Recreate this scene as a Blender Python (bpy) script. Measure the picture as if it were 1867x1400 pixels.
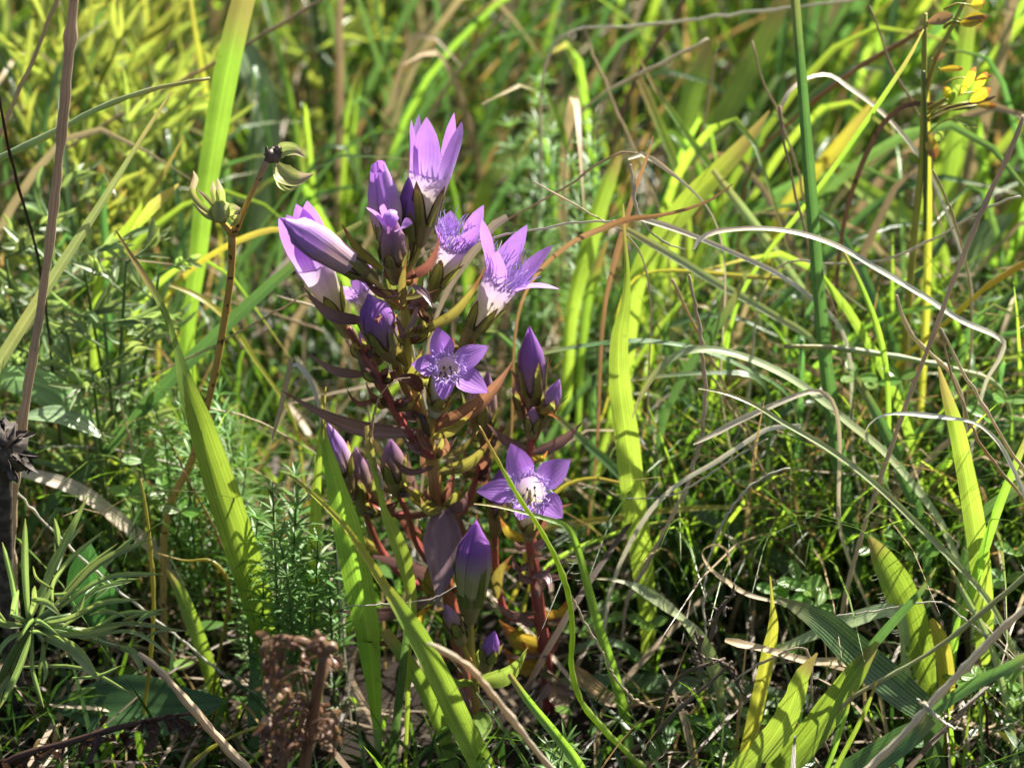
import bpy, math, random
import numpy as np
random.seed(7); RNG = np.random.default_rng(7)
S = bpy.context.scene
for o in list(bpy.data.objects): bpy.data.objects.remove(o)
R_ = math.radians

# ------------------------------------------------------------------ camera
PITCH, DIST, LENS, ZC = R_(32.0), 64.0, 105.0, 9.2          # cm (the scene itself is in metres)
CAM = np.array([0.0, -DIST*math.cos(PITCH), ZC + DIST*math.sin(PITCH)])
FW = np.array([0, math.cos(PITCH), -math.sin(PITCH)])
UP = np.array([0, math.sin(PITCH), math.cos(PITCH)])
RT = np.array([1.0, 0, 0])
FPX = 1867*LENS/36.0
cd = bpy.data.cameras.new('camera'); cam = bpy.data.objects.new('camera', cd)
S.collection.objects.link(cam); S.camera = cam
cam.location = CAM*0.01; cam.rotation_euler = (math.pi/2-PITCH, 0, 0)
cd.lens = LENS; cd.sensor_width = 36; cd.sensor_fit = 'HORIZONTAL'
cd.clip_start = 0.01; cd.clip_end = 200
cd.dof.use_dof = True; cd.dof.focus_distance = (DIST-0.5)*0.01; cd.dof.aperture_fstop = 15

# ------------------------------------------------------------------ light
SUN_EL, SUN_AZ = 48.0, 44.0         # azimuth from +Y (away from the camera), positive = to the right
w = bpy.data.worlds.new('World'); S.world = w; w.use_nodes = True
nt = w.node_tree; bg = nt.nodes['Background']
sk = nt.nodes.new('ShaderNodeTexSky'); sk.sky_type = 'NISHITA'; sk.sun_disc = False
sk.sun_elevation = R_(SUN_EL); sk.sun_rotation = R_(SUN_AZ)
nt.links.new(sk.outputs[0], bg.inputs[0]); bg.inputs[1].default_value = 0.05
sk.dust_density = 4.0; sk.ozone_density = 0.4
sd = bpy.data.lights.new('sun', 'SUN'); sun = bpy.data.objects.new('sun', sd); S.collection.objects.link(sun)
sd.energy = 5.0; sd.angle = R_(0.5); sd.color = (1.0, 0.95, 0.86)
sv = np.array([math.sin(R_(SUN_AZ))*math.cos(R_(SUN_EL)), math.cos(R_(SUN_AZ))*math.cos(R_(SUN_EL)), math.sin(R_(SUN_EL))])
from mathutils import Vector, Matrix
sun.rotation_euler = Vector(sv).to_track_quat('Z', 'Y').to_euler(); sun.location = tuple(sv*3)
S.view_settings.view_transform = 'Standard'; S.view_settings.look = 'None'
S.view_settings.exposure = 1.66; S.view_settings.gamma = 1.0
S.render.engine = 'CYCLES'
S.cycles.max_bounces = 6; S.cycles.transmission_bounces = 4; S.cycles.diffuse_bounces = 4; S.cycles.glossy_bounces = 2

# ------------------------------------------------------------------ helpers
def A(*v): return np.array(v, float)
def nrm(v):
    n = np.linalg.norm(v); return v/n if n > 1e-9 else v
def P(px, py, Y):
    """photo pixel + distance behind the gentian (cm) -> point in cm"""
    d = FW + RT*(px-933.5)/FPX + UP*(700-py)/FPX
    return CAM + d*((Y-CAM[1])/d[1])
def G(px, py):
    d = FW + RT*(px-933.5)/FPX + UP*(700-py)/FPX
    return CAM + d*((0-CAM[2])/d[2])
def Yg(py):
    return G(933, py)[1]
def proj(p):
    v = p-CAM; z = v@FW
    return 933.5+FPX*(v@RT)/z, 700-FPX*(v@UP)/z
def wpx(px, p): return px*((p-CAM)@FW)/FPX
def U(a, b): return random.uniform(a, b)

def spline(pts, n):
    pts = [np.asarray(p, float) for p in pts]
    if len(pts) == 2: pts = [pts[0], (pts[0]+pts[1])/2, pts[1]]
    p = np.array([2*pts[0]-pts[1]]+pts+[2*pts[-1]-pts[-2]])
    m = len(pts)-1
    d = np.array([max(np.linalg.norm(pts[i+1]-pts[i]), 1e-4) for i in range(m)]); cum = np.concatenate([[0], np.cumsum(d)])
    out = []; us = []
    for s in np.linspace(0, cum[-1], n):
        i = min(np.searchsorted(cum, s, side='right')-1, m-1); t = (s-cum[i])/d[i]
        p0, p1, p2, p3 = p[i], p[i+1], p[i+2], p[i+3]
        # centripetal-ish tangents
        d0, d1, d2 = max(np.linalg.norm(p1-p0), 1e-4), d[i], max(np.linalg.norm(p3-p2), 1e-4)
        m1 = ((p1-p0)/d0*d1+(p2-p1)/d1*d0)/(d0+d1)*d1; m2 = ((p2-p1)/d1*d2+(p3-p2)/d2*d1)/(d1+d2)*d1
        h = (2*t**3-3*t**2+1)*p1+(t**3-2*t**2+t)*m1+(-2*t**3+3*t**2)*p2+(t**3-t**2)*m2
        out.append(h); us.append((i+t)/m)
    return np.array(out), np.array(us)

def grid_faces(m, n, closed=False, off=0):
    f = []
    for i in range(m-1):
        for j in range(n if closed else n-1):
            k = (j+1) % n
            f.append((off+i*n+j, off+i*n+k, off+(i+1)*n+k, off+(i+1)*n+j))
    return f

class MB:
    """collects geometry (in cm) for ONE mesh object"""
    def __init__(s): s.v = []; s.f = []; s.uv = []; s.r = []; s.n = 0
    def grid(s, g, closed=False, rnd=0.5):
        m, n = g.shape[:2]
        s.f += grid_faces(m, n, closed, s.n)
        s.v.append(g.reshape(-1, 3))
        u, v = np.meshgrid(np.linspace(0, 1, n), np.linspace(0, 1, m))
        s.uv.append(np.stack([u, v], -1).reshape(-1, 2)); s.r.append(np.full(m*n, rnd)); s.n += m*n
        return s
    def ribbon(s, pts, wid, roll=0.0, n=18, fold=0.12, face=None, across=5, wav=0.0, rnd=0.5, edge=0.0):
        c, us = spline(pts, n)
        wd = np.interp(us, np.linspace(0, 1, len(wid)), wid) if not callable(wid) else np.array([wid(t) for t in np.linspace(0, 1, n)])
        rl = np.interp(us, np.linspace(0, 1, len(roll)), roll) if hasattr(roll, '__len__') else np.full(n, roll)
        T = np.gradient(c, axis=0); T /= np.maximum(np.linalg.norm(T, axis=1, keepdims=True), 1e-9)
        f0 = -FW if face is None else face
        ph = U(0, 6); g = np.zeros((n, across, 3)); prev = None
        for i in range(n):
            b = np.cross(T[i], f0)
            if np.linalg.norm(b) < 0.15: b = b if prev is None else prev*0.5+b
            b = nrm(b)
            if prev is not None and b@prev < 0: b = -b
            prev = b
            nn = nrm(np.cross(b, T[i]))
            if nn@f0 < 0: nn = -nn
            a = rl[i]; bb = b*math.cos(a)+nn*math.sin(a); n2 = nn*math.cos(a)-b*math.sin(a)
            for j in range(across):
                q = 2*j/(across-1)-1
                off = fold*wd[i]*(abs(q)-0.5) + wav*wd[i]*q*q*math.sin(ph+i*0.9+q)
                k = 1+(edge*U(-1, 1) if abs(q) > .9 and edge else 0)
                g[i, j] = c[i]+bb*(q*wd[i]*0.5*k)+n2*off
        s.grid(g, rnd=rnd); return s
    def tube(s, pts, rad, n=14, sides=8, rnd=0.5, cap=True, flat=1.0, jit=0.0):
        c, us = spline(pts, n)
        rd = np.interp(us, np.linspace(0, 1, len(rad)), rad)
        if jit:
            c = c+RNG.normal(0, 1, c.shape)*rd[:, None]*jit; rd = rd*(1+RNG.uniform(-.22, .22, n)); nd = random.randrange(3, n-2); rd[nd] *= 1.45
        T = np.gradient(c, axis=0); T /= np.maximum(np.linalg.norm(T, axis=1, keepdims=True), 1e-9)
        x = nrm(np.cross(T[0], A(0.31, 0.77, 0.55))); g = np.zeros((n, sides, 3))
        for i in range(n):
            x = nrm(x-T[i]*(x@T[i])); y = np.cross(T[i], x)
            for j in range(sides):
                a = 2*math.pi*j/sides; g[i, j] = c[i]+rd[i]*(x*math.cos(a)+flat*y*math.sin(a))
        o = s.n; s.grid(g, closed=True, rnd=rnd)
        if cap:
            s.f.append(tuple(o+j for j in range(sides))[::-1]); s.f.append(tuple(o+(n-1)*sides+j for j in range(sides)))
        return s
    def blob(s, c, r, ax=(1, 1, 1), rough=0.15, seg=8, ring=6, rnd=0.5):
        g = np.zeros((ring, seg, 3))
        for i in range(ring):
            th = math.pi*(i+0.02)/(ring-1+0.04)
            for j in range(seg):
                a = 2*math.pi*j/seg; k = r*(1+U(-rough, rough))
                g[i, j] = c+k*A(ax[0]*math.sin(th)*math.cos(a), ax[1]*math.sin(th)*math.sin(a), ax[2]*math.cos(th))
        s.grid(g, closed=True, rnd=rnd); return s
    def build(s, name, mat, parent=None, org=None):
        v = np.concatenate(s.v)
        if org is None:
            org = A(*parent['_org']) if parent is not None else A(0, 0, 0)
        me = bpy.data.meshes.new(name)
        me.from_pydata(((v-org)*0.01).tolist(), [], s.f)
        uv = np.concatenate(s.uv); li = np.empty(len(me.loops), np.int32); me.loops.foreach_get('vertex_index', li)
        ul = me.uv_layers.new(name='UVMap'); ul.data.foreach_set('uv', uv[li].astype(np.float32).ravel())
        at = me.attributes.new('rnd', 'FLOAT', 'POINT'); at.data.foreach_set('value', np.concatenate(s.r).astype(np.float32))
        me.polygons.foreach_set('use_smooth', np.ones(len(me.polygons), bool))
        me.materials.append(M[mat] if isinstance(mat, str) else mat); me.update()
        o = bpy.data.objects.new(name, me); S.collection.objects.link(o)
        if parent is not None: o.parent = parent; o['_org'] = list(parent['_org'])
        else: o.location = tuple(org*0.01); o['_org'] = list(org)
        return o
def tag(o, label, cat, group=None):
    o['label'] = label; o['category'] = cat
    if group: o['group'] = group
    return o
def thing(name, label, cat, org, group=None):
    o = bpy.data.objects.new(name, None); S.collection.objects.link(o); o.empty_display_size = 0.01
    o.location = tuple(np.asarray(org)*0.01); o['_org'] = list(map(float, org))
    return tag(o, label, cat, group)

# ------------------------------------------------------------------ materials
M = {}
class NT:
    def __init__(s, name):
        m = bpy.data.materials.new(name); m.use_nodes = True; s.m = m; s.t = m.node_tree; s.t.nodes.clear(); M[name] = m
    def n(s, typ, **kw):
        k = s.t.nodes.new('ShaderNode'+typ)
        for a, b in kw.items(): setattr(k, a, b)
        return k
    def L(s, a, b): s.t.links.new(a, b)
    def val(s, x, sock):
        if isinstance(x, (int, float)): sock.default_value = x
        elif isinstance(x, tuple): sock.default_value = x if len(x) == 4 else (*x, 1)
        else: s.L(x, sock)
    def math(s, op, a, b=0.0, c=None):
        k = s.n('Math', operation=op); s.val(a, k.inputs[0]); s.val(b, k.inputs[1])
        if c is not None: s.val(c, k.inputs[2])
        return k.outputs[0]
    def mix(s, f, a, b, mode='MIX'):
        k = s.n('MixRGB', blend_type=mode); s.val(f, k.inputs[0]); s.val(a, k.inputs[1]); s.val(b, k.inputs[2]); return k.outputs[0]
    def step(s, x, lo, hi):
        k = s.n('MapRange', interpolation_type='SMOOTHSTEP'); s.val(x, k.inputs[0]); k.inputs[1].default_value = lo; k.inputs[2].default_value = hi; return k.outputs[0]
    def noise(s, sc, det=3, vec=None, rough=0.55):
        k = s.n('TexNoise'); k.inputs['Scale'].default_value = sc; k.inputs['Detail'].default_value = det; k.inputs['Roughness'].default_value = rough
        if vec is None: vec = s.n('TexCoord').outputs['Object']
        s.L(vec, k.inputs['Vector']); return k.outputs[0]
    def uv(s):
        k = s.n('SeparateXYZ'); s.L(s.n('UVMap').outputs[0], k.inputs[0]); return k.outputs[0], k.outputs[1]
    def finish(s, R, T, rough=0.4, spec=0.5, fac=0.5, bump=None, bstr=0.2, sheen=0.0):
        b = s.n('BsdfPrincipled'); s.val(R, b.inputs['Base Color']); s.val(rough, b.inputs['Roughness']); s.val(spec, b.inputs['Specular IOR Level'])
        if sheen: b.inputs['Sheen Weight'].default_value = sheen
        out = s.n('OutputMaterial')
        if bump is not None:
            bp = s.n('Bump'); bp.inputs['Strength'].default_value = bstr; bp.inputs['Distance'].default_value = 0.0004; s.L(bump, bp.inputs['Height']); s.L(bp.outputs[0], b.inputs['Normal'])
        if T is None: s.L(b.outputs[0], out.inputs[0]); return s.m
        t = s.n('BsdfTranslucent'); s.val(T, t.inputs[0])
        mx = s.n('MixShader'); mx.inputs[0].default_value = fac; s.L(b.outputs[0], mx.inputs[1]); s.L(t.outputs[0], mx.inputs[2])
        s.L(mx.outputs[0], out.inputs[0]); return s.m
def x2(c, k=2.0): return tuple(min(x*k, 0.95) for x in c)

def leaf(name, R, T, tip=None, tipR=(0.3, 0.2, 0.07), tipfrom=0.86, stripes=9, rough=0.38, spec=0.5, rib=0.25, spots=0.25, spotcol=(0.12, 0.05, 0.02), var=0.18, edge=None, edgew=0.86, uvtip=0, blotch=.55):
    """uvtip: the end of v (0 or 1) where the tip lies"""
    q = NT(name); u, v = q.uv()
    oi = q.n('ObjectInfo').outputs['Random']
    tc = q.n('TexCoord').outputs['Object']
    nz = q.noise(90, 4, tc); nl = q.noise(25, 2, tc)
    st = q.math('SINE', q.math('MULTIPLY', u, stripes*6.283))
    st2 = q.math('POWER', q.math('MULTIPLY_ADD', st, 0.5, 0.5), 2.0)
    mp = q.n('Mapping'); mp.inputs['Scale'].default_value = (14.0, 2.2, 1.0); q.L(q.n('UVMap').outputs[0], mp.inputs[0]); nf = q.noise(3.0, 4, mp.outputs[0], .7)
    br = q.math('ADD', q.math('MULTIPLY_ADD', nz, 0.7, 0.62), q.math('MULTIPLY', st2, -0.20))
    br = q.math('ADD', br, q.math('MULTIPLY_ADD', nf, 0.9, -0.45))
    br = q.math('MULTIPLY', br, q.math('MULTIPLY_ADD', oi, 2*var, 1-var))
    ribm = q.math('SUBTRACT', 1.0, q.step(q.math('ABSOLUTE', q.math('SUBTRACT', u, 0.5)), 0.02, 0.06))
    br = q.math('ADD', br, q.math('MULTIPLY', ribm, rib))
    hs = q.math('MULTIPLY_ADD', oi, 0.03, 0.485)
    def col(c):
        c = q.mix(1.0, (*x2(c), 1), br, 'MULTIPLY')
        h = q.n('HueSaturation'); q.L(hs, h.inputs['Hue']); q.L(c, h.inputs['Color']); h.inputs['Value'].default_value = 1
        c2 = h.outputs[0]
        yl = q.step(q.math('ADD', nl, q.math('MULTIPLY_ADD', nf, .3, -.15)), .52, .78)
        c2 = q.mix(q.math('MULTIPLY', yl, blotch), c2, q.mix(1.0, c2, (1.5, 1.05, .8, 1), 'MULTIPLY'))
        t = v if uvtip == 1 else q.math('SUBTRACT', 1.0, v)
        if tip is not None:
            k = q.step(q.math('ADD', t, q.math('MULTIPLY_ADD', nl, 0.16, -0.08)), tipfrom, min(tipfrom+0.1, 1.02))
            c2 = q.mix(q.math('MULTIPLY', k, tip), c2, (*x2(tipR, 1.6), 1))
        if edge is not None:
            e = q.step(q.math('MULTIPLY', q.math('ABSOLUTE', q.math('SUBTRACT', u, 0.5)), 2.0), edgew, edgew+0.12)
            c2 = q.mix(e, c2, (*edge, 1))
        if spots:
            sp = q.step(q.noise(420, 2, tc), 0.66, 0.74)
            c2 = q.mix(q.math('MULTIPLY', sp, spots), c2, (*spotcol, 1))
        return c2
    return q.finish(col(R), col(T), rough=q.math('MULTIPLY_ADD', nz, 0.22, rough-0.17), spec=min(spec*1.5, 1.0), bump=st, bstr=0.22)

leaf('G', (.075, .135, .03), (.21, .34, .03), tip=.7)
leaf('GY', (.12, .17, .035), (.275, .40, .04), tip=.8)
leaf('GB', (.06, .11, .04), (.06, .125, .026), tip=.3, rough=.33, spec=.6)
leaf('GP', (.24, .29, .15), (.15, .20, .06), tip=.4, rough=.34, spec=.7, spots=.1)
leaf('Y', (.20, .19, .035), (.29, .28, .03), tip=.5, tipR=(.26, .18, .05), tipfrom=.86)
leaf('D', (.40, .31, .19), (.12, .09, .045), stripes=6, rough=.5, rib=.1)
leaf('S', (.54, .48, .39), (.16, .14, .10), stripes=5, rough=.36, spec=.7, rib=.1, spots=.3)
leaf('O', (.20, .125, .07), (.11, .06, .025), stripes=6, rough=.5)
leaf('CR', (.48, .42, .31), (.16, .13, .08), stripes=5, rough=.45, spots=.15)
leaf('GO', (.075, .13, .028), (.21, .32, .03), tip=.9, tipR=(.17, .12, .035), tipfrom=.83)
leaf('GT', (.11, .16, .03), (.25, .36, .035), tip=.85, tipR=(.27, .26, .03), tipfrom=.58)
leaf('LP', (.16, .10, .11), (.07, .038, .032), stripes=2.5, rough=.27, spec=.65, rib=.2, tip=.4, tipR=(.14, .05, .02), spots=.35, uvtip=1)
leaf('LO', (.125, .115, .035), (.16, .14, .025), stripes=2.5, rough=.3, spec=.55, rib=.2, tip=.8, tipR=(.12, .04, .02), tipfrom=.7, edge=(.06, .02, .02), spots=.4, uvtip=1)
leaf('LR', (.14, .075, .06), (.13, .055, .03), stripes=2.5, rough=.3, spec=.5, rib=.15, tip=.5, tipR=(.1, .03, .02), spots=.4, uvtip=1)
leaf('LY', (.16, .12, .02), (.26, .17, .02), stripes=2.5, rough=.35, tip=.8, tipR=(.2, .06, .02), tipfrom=.6, spots=.5, uvtip=1)
leaf('LD', (.10, .05, .025), (.04, .02, .01), stripes=3, rough=.6, spec=.3, uvtip=1)
leaf('LG', (.10, .14, .03), (.15, .20, .03), stripes=2.5, rough=.3, tip=.5, tipR=(.14, .08, .03), spots=.3, uvtip=1)
leaf('CAL', (.14, .15, .04), (.19, .19, .035), stripes=2, rough=.35, tip=.8, tipR=(.10, .04, .03), tipfrom=.75, edge=(.07, .03, .03), edgew=.7, spots=.15, uvtip=1)
leaf('CUP', (.20, .16, .075), (.19, .16, .05), stripes=5, rough=.35, spots=.2, rib=0, uvtip=1)
leaf('FT', (.13, .18, .085), (.15, .21, .05), stripes=1.5, rough=.4, rib=.3, tip=.5, tipR=(.2, .17, .04), spots=.1, uvtip=1)
leaf('FY', (.135, .165, .045), (.205, .25, .035), stripes=1.5, rough=.4, rib=.3, tip=.5, tipR=(.3, .2, .03), spots=.1, uvtip=1)
leaf('GAL', (.085, .16, .045), (.12, .21, .035), stripes=1, rough=.45, spec=.3, rib=.3, spots=0, uvtip=1)
leaf('OVAL', (.035, .075, .024), (.03, .075, .014), stripes=3, rough=.36, rib=.35, spots=.1, uvtip=1)
leaf('MINT', (.19, .27, .14), (.09, .15, .05), stripes=3, rough=.42, rib=.25, spots=.15, uvtip=1)
leaf('CLOV', (.075, .145, .025), (.13, .23, .02), stripes=2, rough=.38, rib=.2, spots=.1, uvtip=1)
leaf('YLEAF', (.36, .30, .03), (.40, .31, .02), stripes=2, rough=.4, rib=.2, tip=1, tipR=(.32, .13, .03), tipfrom=.78, spots=.3, uvtip=1)
leaf('TAN', (.50, .38, .25), (.16, .11, .06), stripes=7, rough=.45, rib=0, spots=.25, spotcol=(.07, .035, .015))
leaf('BRN', (.17, .098, .06), (.06, .035, .018), stripes=5, rough=.4, spec=.6, rib=0, spots=.5)
leaf('CUR', (.13, .10, .075), (.03, .02, .01), stripes=5, rough=.45, rib=0, spots=.6, spotcol=(.3, .27, .23))
leaf('DKB', (.055, .03, .02), (.02, .01, .006), stripes=3, rough=.55, rib=.1, spots=.3)
leaf('HUSK', (.26, .28, .11), (.17, .19, .05), stripes=4, rough=.45, tip=.7, tipR=(.3, .22, .16), tipfrom=.6, spots=.3, spotcol=(.22, .07, .05), uvtip=1)

def stemmat(name, lo, hi, spots=0.0, rough=.35, mid=.5):
    q = NT(name); u, v = q.uv(); tc = q.n('TexCoord').outputs['Object']; nz = q.noise(120, 3, tc)
    f = q.step(q.math('ADD', v, q.math('MULTIPLY_ADD', nz, .3, -.15)), mid-.3, mid+.3)
    c = q.mix(f, (*lo, 1), (*hi, 1)); c = q.mix(1.0, c, q.math('MULTIPLY_ADD', nz, .8, .6), 'MULTIPLY')
    if spots:
        sp = q.step(q.noise(700, 1, tc), .62, .67); c = q.mix(q.math('MULTIPLY', sp, spots), c, (.03, .012, .006, 1))
    return q.finish(c, None, rough=rough, spec=.5, bump=q.math('SINE', q.math('MULTIPLY', u, 37.7)), bstr=.25)
stemmat('STEM', (.30, .085, .05), (.36, .31, .06), rough=.3, mid=.6)
stemmat('STEMR', (.24, .05, .05), (.32, .08, .06), rough=.28)
stemmat('STEMO', (.34, .15, .05), (.34, .27, .06), rough=.3)
stemmat('STEMY', (.34, .26, .05), (.34, .34, .06), rough=.35)
stemmat('SPOT', (.46, .29, .06), (.34, .26, .16), spots=.9, rough=.5, mid=.8)
stemmat('STALK', (.07, .13, .03), (.10, .15, .04), rough=.4)

def petal(name, lo, hi, tlo, thi, a=.25, b=.7, throat=None):
    q = NT(name); u, v = q.uv(); tc = q.n('TexCoord').outputs['Object']
    nz = q.noise(150, 4, tc); oi = q.n('ObjectInfo').outputs['Random']
    f = q.step(q.math('ADD', v, q.math('MULTIPLY_ADD', nz, .22, -.11)), a, b)
    vein = q.math('POWER', q.math('ABSOLUTE', q.math('SINE', q.math('ADD', q.math('MULTIPLY', u, 22.0), q.math('MULTIPLY', nz, 1.2)))), 7)
    br = q.math('MULTIPLY', q.math('ADD', q.math('MULTIPLY_ADD', nz, .5, .78), q.math('MULTIPLY', vein, -.10)), q.math('MULTIPLY_ADD', oi, .2, .9))
    fr = q.math('MULTIPLY_ADD', q.noise(600, 2, tc), .12, .94)
    br = q.math('MULTIPLY', br, fr)
    def col(c0, c1):
        return q.mix(1.0, q.mix(f, (*x2(c0), 1), (*x2(c1), 1)), br, 'MULTIPLY')
    return q.finish(col(lo, hi), col(tlo, thi), rough=.42, spec=.4, sheen=.05, bump=vein, bstr=.14)
petal('PETAL', (.38, .28, .44), (.32, .19, .42), (.30, .20, .36), (.25, .115, .34), -.1, .5)
petal('PETALD', (.24, .11, .34), (.18, .07, .33), (.18, .075, .34), (.14, .045, .34), 0, .5)
petal('PETALS', (.33, .23, .42), (.28, .135, .42), (.27, .165, .36), (.22, .085, .34), -.05, .4)
petal('TUBE', (.40, .38, .26), (.375, .275, .435), (.28, .26, .16), (.295, .195, .355), .5, 1.1)
petal('BUD', (.38, .27, .31), (.31, .19, .38), (.22, .14, .14), (.18, .075, .26), .25, .65)
petal('BUDD', (.24, .15, .20), (.215, .095, .30), (.15, .09, .12), (.15, .05, .22), .2, .65)
petal('BUDP', (.25, .17, .13), (.22, .12, .20), (.16, .11, .06), (.12, .05, .14), .3, .9)
petal('BUDG', (.28, .27, .12), (.19, .075, .27), (.20, .19, .06), (.14, .045, .21), .2, .68)
q = NT('FRINGE'); q.finish((.72, .55, .92), (.6, .42, .85), rough=.5, fac=.4)
q = NT('ANTHER'); q.finish((.10, .075, .10), None, rough=.6)
q = NT('PISTIL'); q.finish((.55, .52, .25), (.4, .4, .15), rough=.5, fac=.3)
q = NT('HAIR'); q.finish((.55, .58, .45), (.5, .5, .35), rough=.4, fac=.4)

def rampmat(name, stops, tstops, rough=.3, spec=.75):
    q = NT(name); u, v = q.uv(); at = q.n('Attribute'); at.attribute_name = 'rnd'
    tc = q.n('TexCoord').outputs['Object']; nz = q.noise(70, 3, tc)
    def rp(st):
        r = q.n('ValToRGB'); q.L(at.outputs['Fac'], r.inputs[0]); e = r.color_ramp.elements
        while len(e) > 1: e.remove(e[-1])
        e[0].position = st[0][0]; e[0].color = (*x2(st[0][1]), 1)
        for p, c in st[1:]:
            k = e.new(p); k.color = (*x2(c), 1)
        return q.mix(1.0, r.outputs[0], q.math('MULTIPLY_ADD', nz, .8, .6), 'MULTIPLY')
    st = q.math('SINE', q.math('MULTIPLY', u, 30.0))
    return q.finish(rp(stops), rp(tstops), rough=rough, spec=spec, bump=st, bstr=.25)
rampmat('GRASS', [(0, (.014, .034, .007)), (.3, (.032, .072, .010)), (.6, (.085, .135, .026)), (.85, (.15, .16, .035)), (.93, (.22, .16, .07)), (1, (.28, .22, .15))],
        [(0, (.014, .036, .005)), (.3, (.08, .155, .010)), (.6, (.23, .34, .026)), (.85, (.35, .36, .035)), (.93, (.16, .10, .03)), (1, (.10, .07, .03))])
rampmat('THATCH', [(0, (.035, .022, .013)), (.45, (.11, .078, .045)), (.8, (.24, .185, .12)), (1, (.36, .30, .22))],
        [(0, (.02, .015, .01)), (.5, (.06, .04, .02)), (1, (.08, .07, .05))], rough=.42)
rampmat('COVER', [(0, (.025, .06, .015)), (.6, (.05, .105, .02)), (1, (.10, .16, .03))],
        [(0, (.03, .07, .01)), (.6, (.09, .17, .012)), (1, (.18, .27, .02))], rough=.34)
q = NT('SOIL'); tc = q.n('TexCoord').outputs['Object']; a_, b_ = q.noise(14, 6, tc), q.noise(120, 5, tc)
c_ = q.mix(a_, (.007, .005, .0035, 1), (.022, .015, .010, 1)); c_ = q.mix(q.step(b_, .5, .75), c_, (.035, .025, .016, 1))
q.finish(c_, None, rough=.9, spec=.2, bump=b_, bstr=.8)
q = NT('LUMP'); tc = q.n('TexCoord').outputs['Object']; b_ = q.noise(350, 5, tc)
q.finish(q.mix(q.step(b_, .4, .7), (.03, .022, .017, 1), (.13, .105, .085, 1)), None, rough=.75, bump=b_, bstr=1)

# ------------------------------------------------------------------ ground
def ground_z(x, y): return 0.25*math.sin(x*.21+1)*math.cos(y*.17)
mb = MB(); xs = np.concatenate([[-3000, -900, -300, -120], np.linspace(-70, 70, 71), [120, 300, 900, 3000]])
ys = np.concatenate([[-3000, -900, -300, -130], np.linspace(-70, 130, 101), [200, 400, 900, 3000]])
g = np.array([[A(x, y, min(ground_z(x, y), 0)-0.15+(U(-.12, .12) if abs(x) < 71 and -71 < y < 131 else 0)) for x in xs] for y in ys])
gr = mb.grid(g).build('ground', 'SOIL'); gr['kind'] = 'structure'


# ------------------------------------------------------------------ gentians
def bez(p0, p1, p2, t): return (1-t)**2*p0+2*t*(1-t)*p1+t*t*p2
PW_T = [0, .12, .3, .5, .7, .86, .95, 1]
def petal_mesh(c, a, er, Rm, tip, Wm, bend=.35, m=11, n=7, W0=None, prof=None, rc=2.5, ruff=0.05, tw=0.0):
    et = np.cross(a, er); p0 = c+er*Rm; d = tip-p0; Lp = np.linalg.norm(d)
    p1 = p0+a*Lp*bend*0.55+d*.28
    W0 = math.pi*Rm/5*1.06 if W0 is None else W0
    pr = prof or [W0, max(W0, .86*Wm), Wm, .96*Wm, .74*Wm, .42*Wm, .17*Wm, .012*Wm]
    ph = U(0, 6); g = np.zeros((m, n, 3))
    for i in range(m):
        t = i/(m-1); x = bez(p0, p1, tip, t); tg = nrm(bez(p0, p1, tip, min(t+.02, 1))-bez(p0, p1, tip, max(t-.02, 0)))
        W = np.interp(t, PW_T, pr); Rc = Rm*(1+rc*t)
        e2 = nrm(et-tg*(et@tg)); nn = np.cross(tg, e2)
        if nn@(c+a*Lp*1.0-x) < 0: nn = -nn
        an = tw*t; e3 = e2*math.cos(an)+nn*math.sin(an); nn = nn*math.cos(an)-e2*math.sin(an)
        for j in range(n):
            s = 2*j/(n-1)-1; be = max(-1.5, min(1.5, s*W/Rc))
            g[i, j] = x+e3*(Rc*math.sin(be))+nn*(Rc*(1-math.cos(be))+ruff*W*s*s*math.sin(ph+3*t+2*s)-.10*W*math.exp(-(s/.2)**2)*t*(1-t)*2)
    return MB().grid(g)
def frame(a, ref=None):
    r = -FW if ref is None else ref
    e1 = r-a*(r@a)
    if np.linalg.norm(e1) < .1: e1 = UP-a*(UP@a)
    e1 = nrm(e1); return e1, np.cross(a, e1)
def revolve(B, a, e1, e2, zs, rs, sides=20, lob=0.0):
    g = np.zeros((len(zs), sides, 3))
    for i, (z, r) in enumerate(zip(zs, rs)):
        for j in range(sides):
            an = 2*math.pi*j/sides; k = r*(1+lob*math.cos(5*an)*i/len(zs))
            g[i, j] = B+a*z+(e1*math.cos(an)+e2*math.sin(an))*k
    return MB().grid(g, closed=True)
def calyx(fl, B, a, e1, e2, hc, r0, r1, ll, az0, spread=12, mats=('CUP', 'CAL'), lw=.15):
    zs = np.linspace(-.06, hc, 7); rs = [r0*.5]+list(np.linspace(r0*1.05, r1, 6))
    revolve(B, a, e1, e2, zs, rs, 15).build('calyx', mats[0], fl)
    for k in range(5):
        an = az0+2*math.pi*k/5+U(-.12, .12); er = e1*math.cos(an)+e2*math.sin(an)
        sp = R_(spread+U(-6, 9)); l2 = ll*U(.85, 1.15)
        tip = B+a*(hc-.1)+er*r1+a*math.cos(sp)*l2+er*math.sin(sp)*l2
        W = lw*U(.85, 1.2)
        petal_mesh(B+a*(hc-.15), a, er, r1*1.04, tip, W, bend=.5, m=8, n=5, W0=W*1.3, prof=[W*1.5, W*1.15, W, W*.9, W*.65, W*.35, W*.15, .01], rc=1.5).build('calyx_lobe', mats[1], fl)
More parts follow.
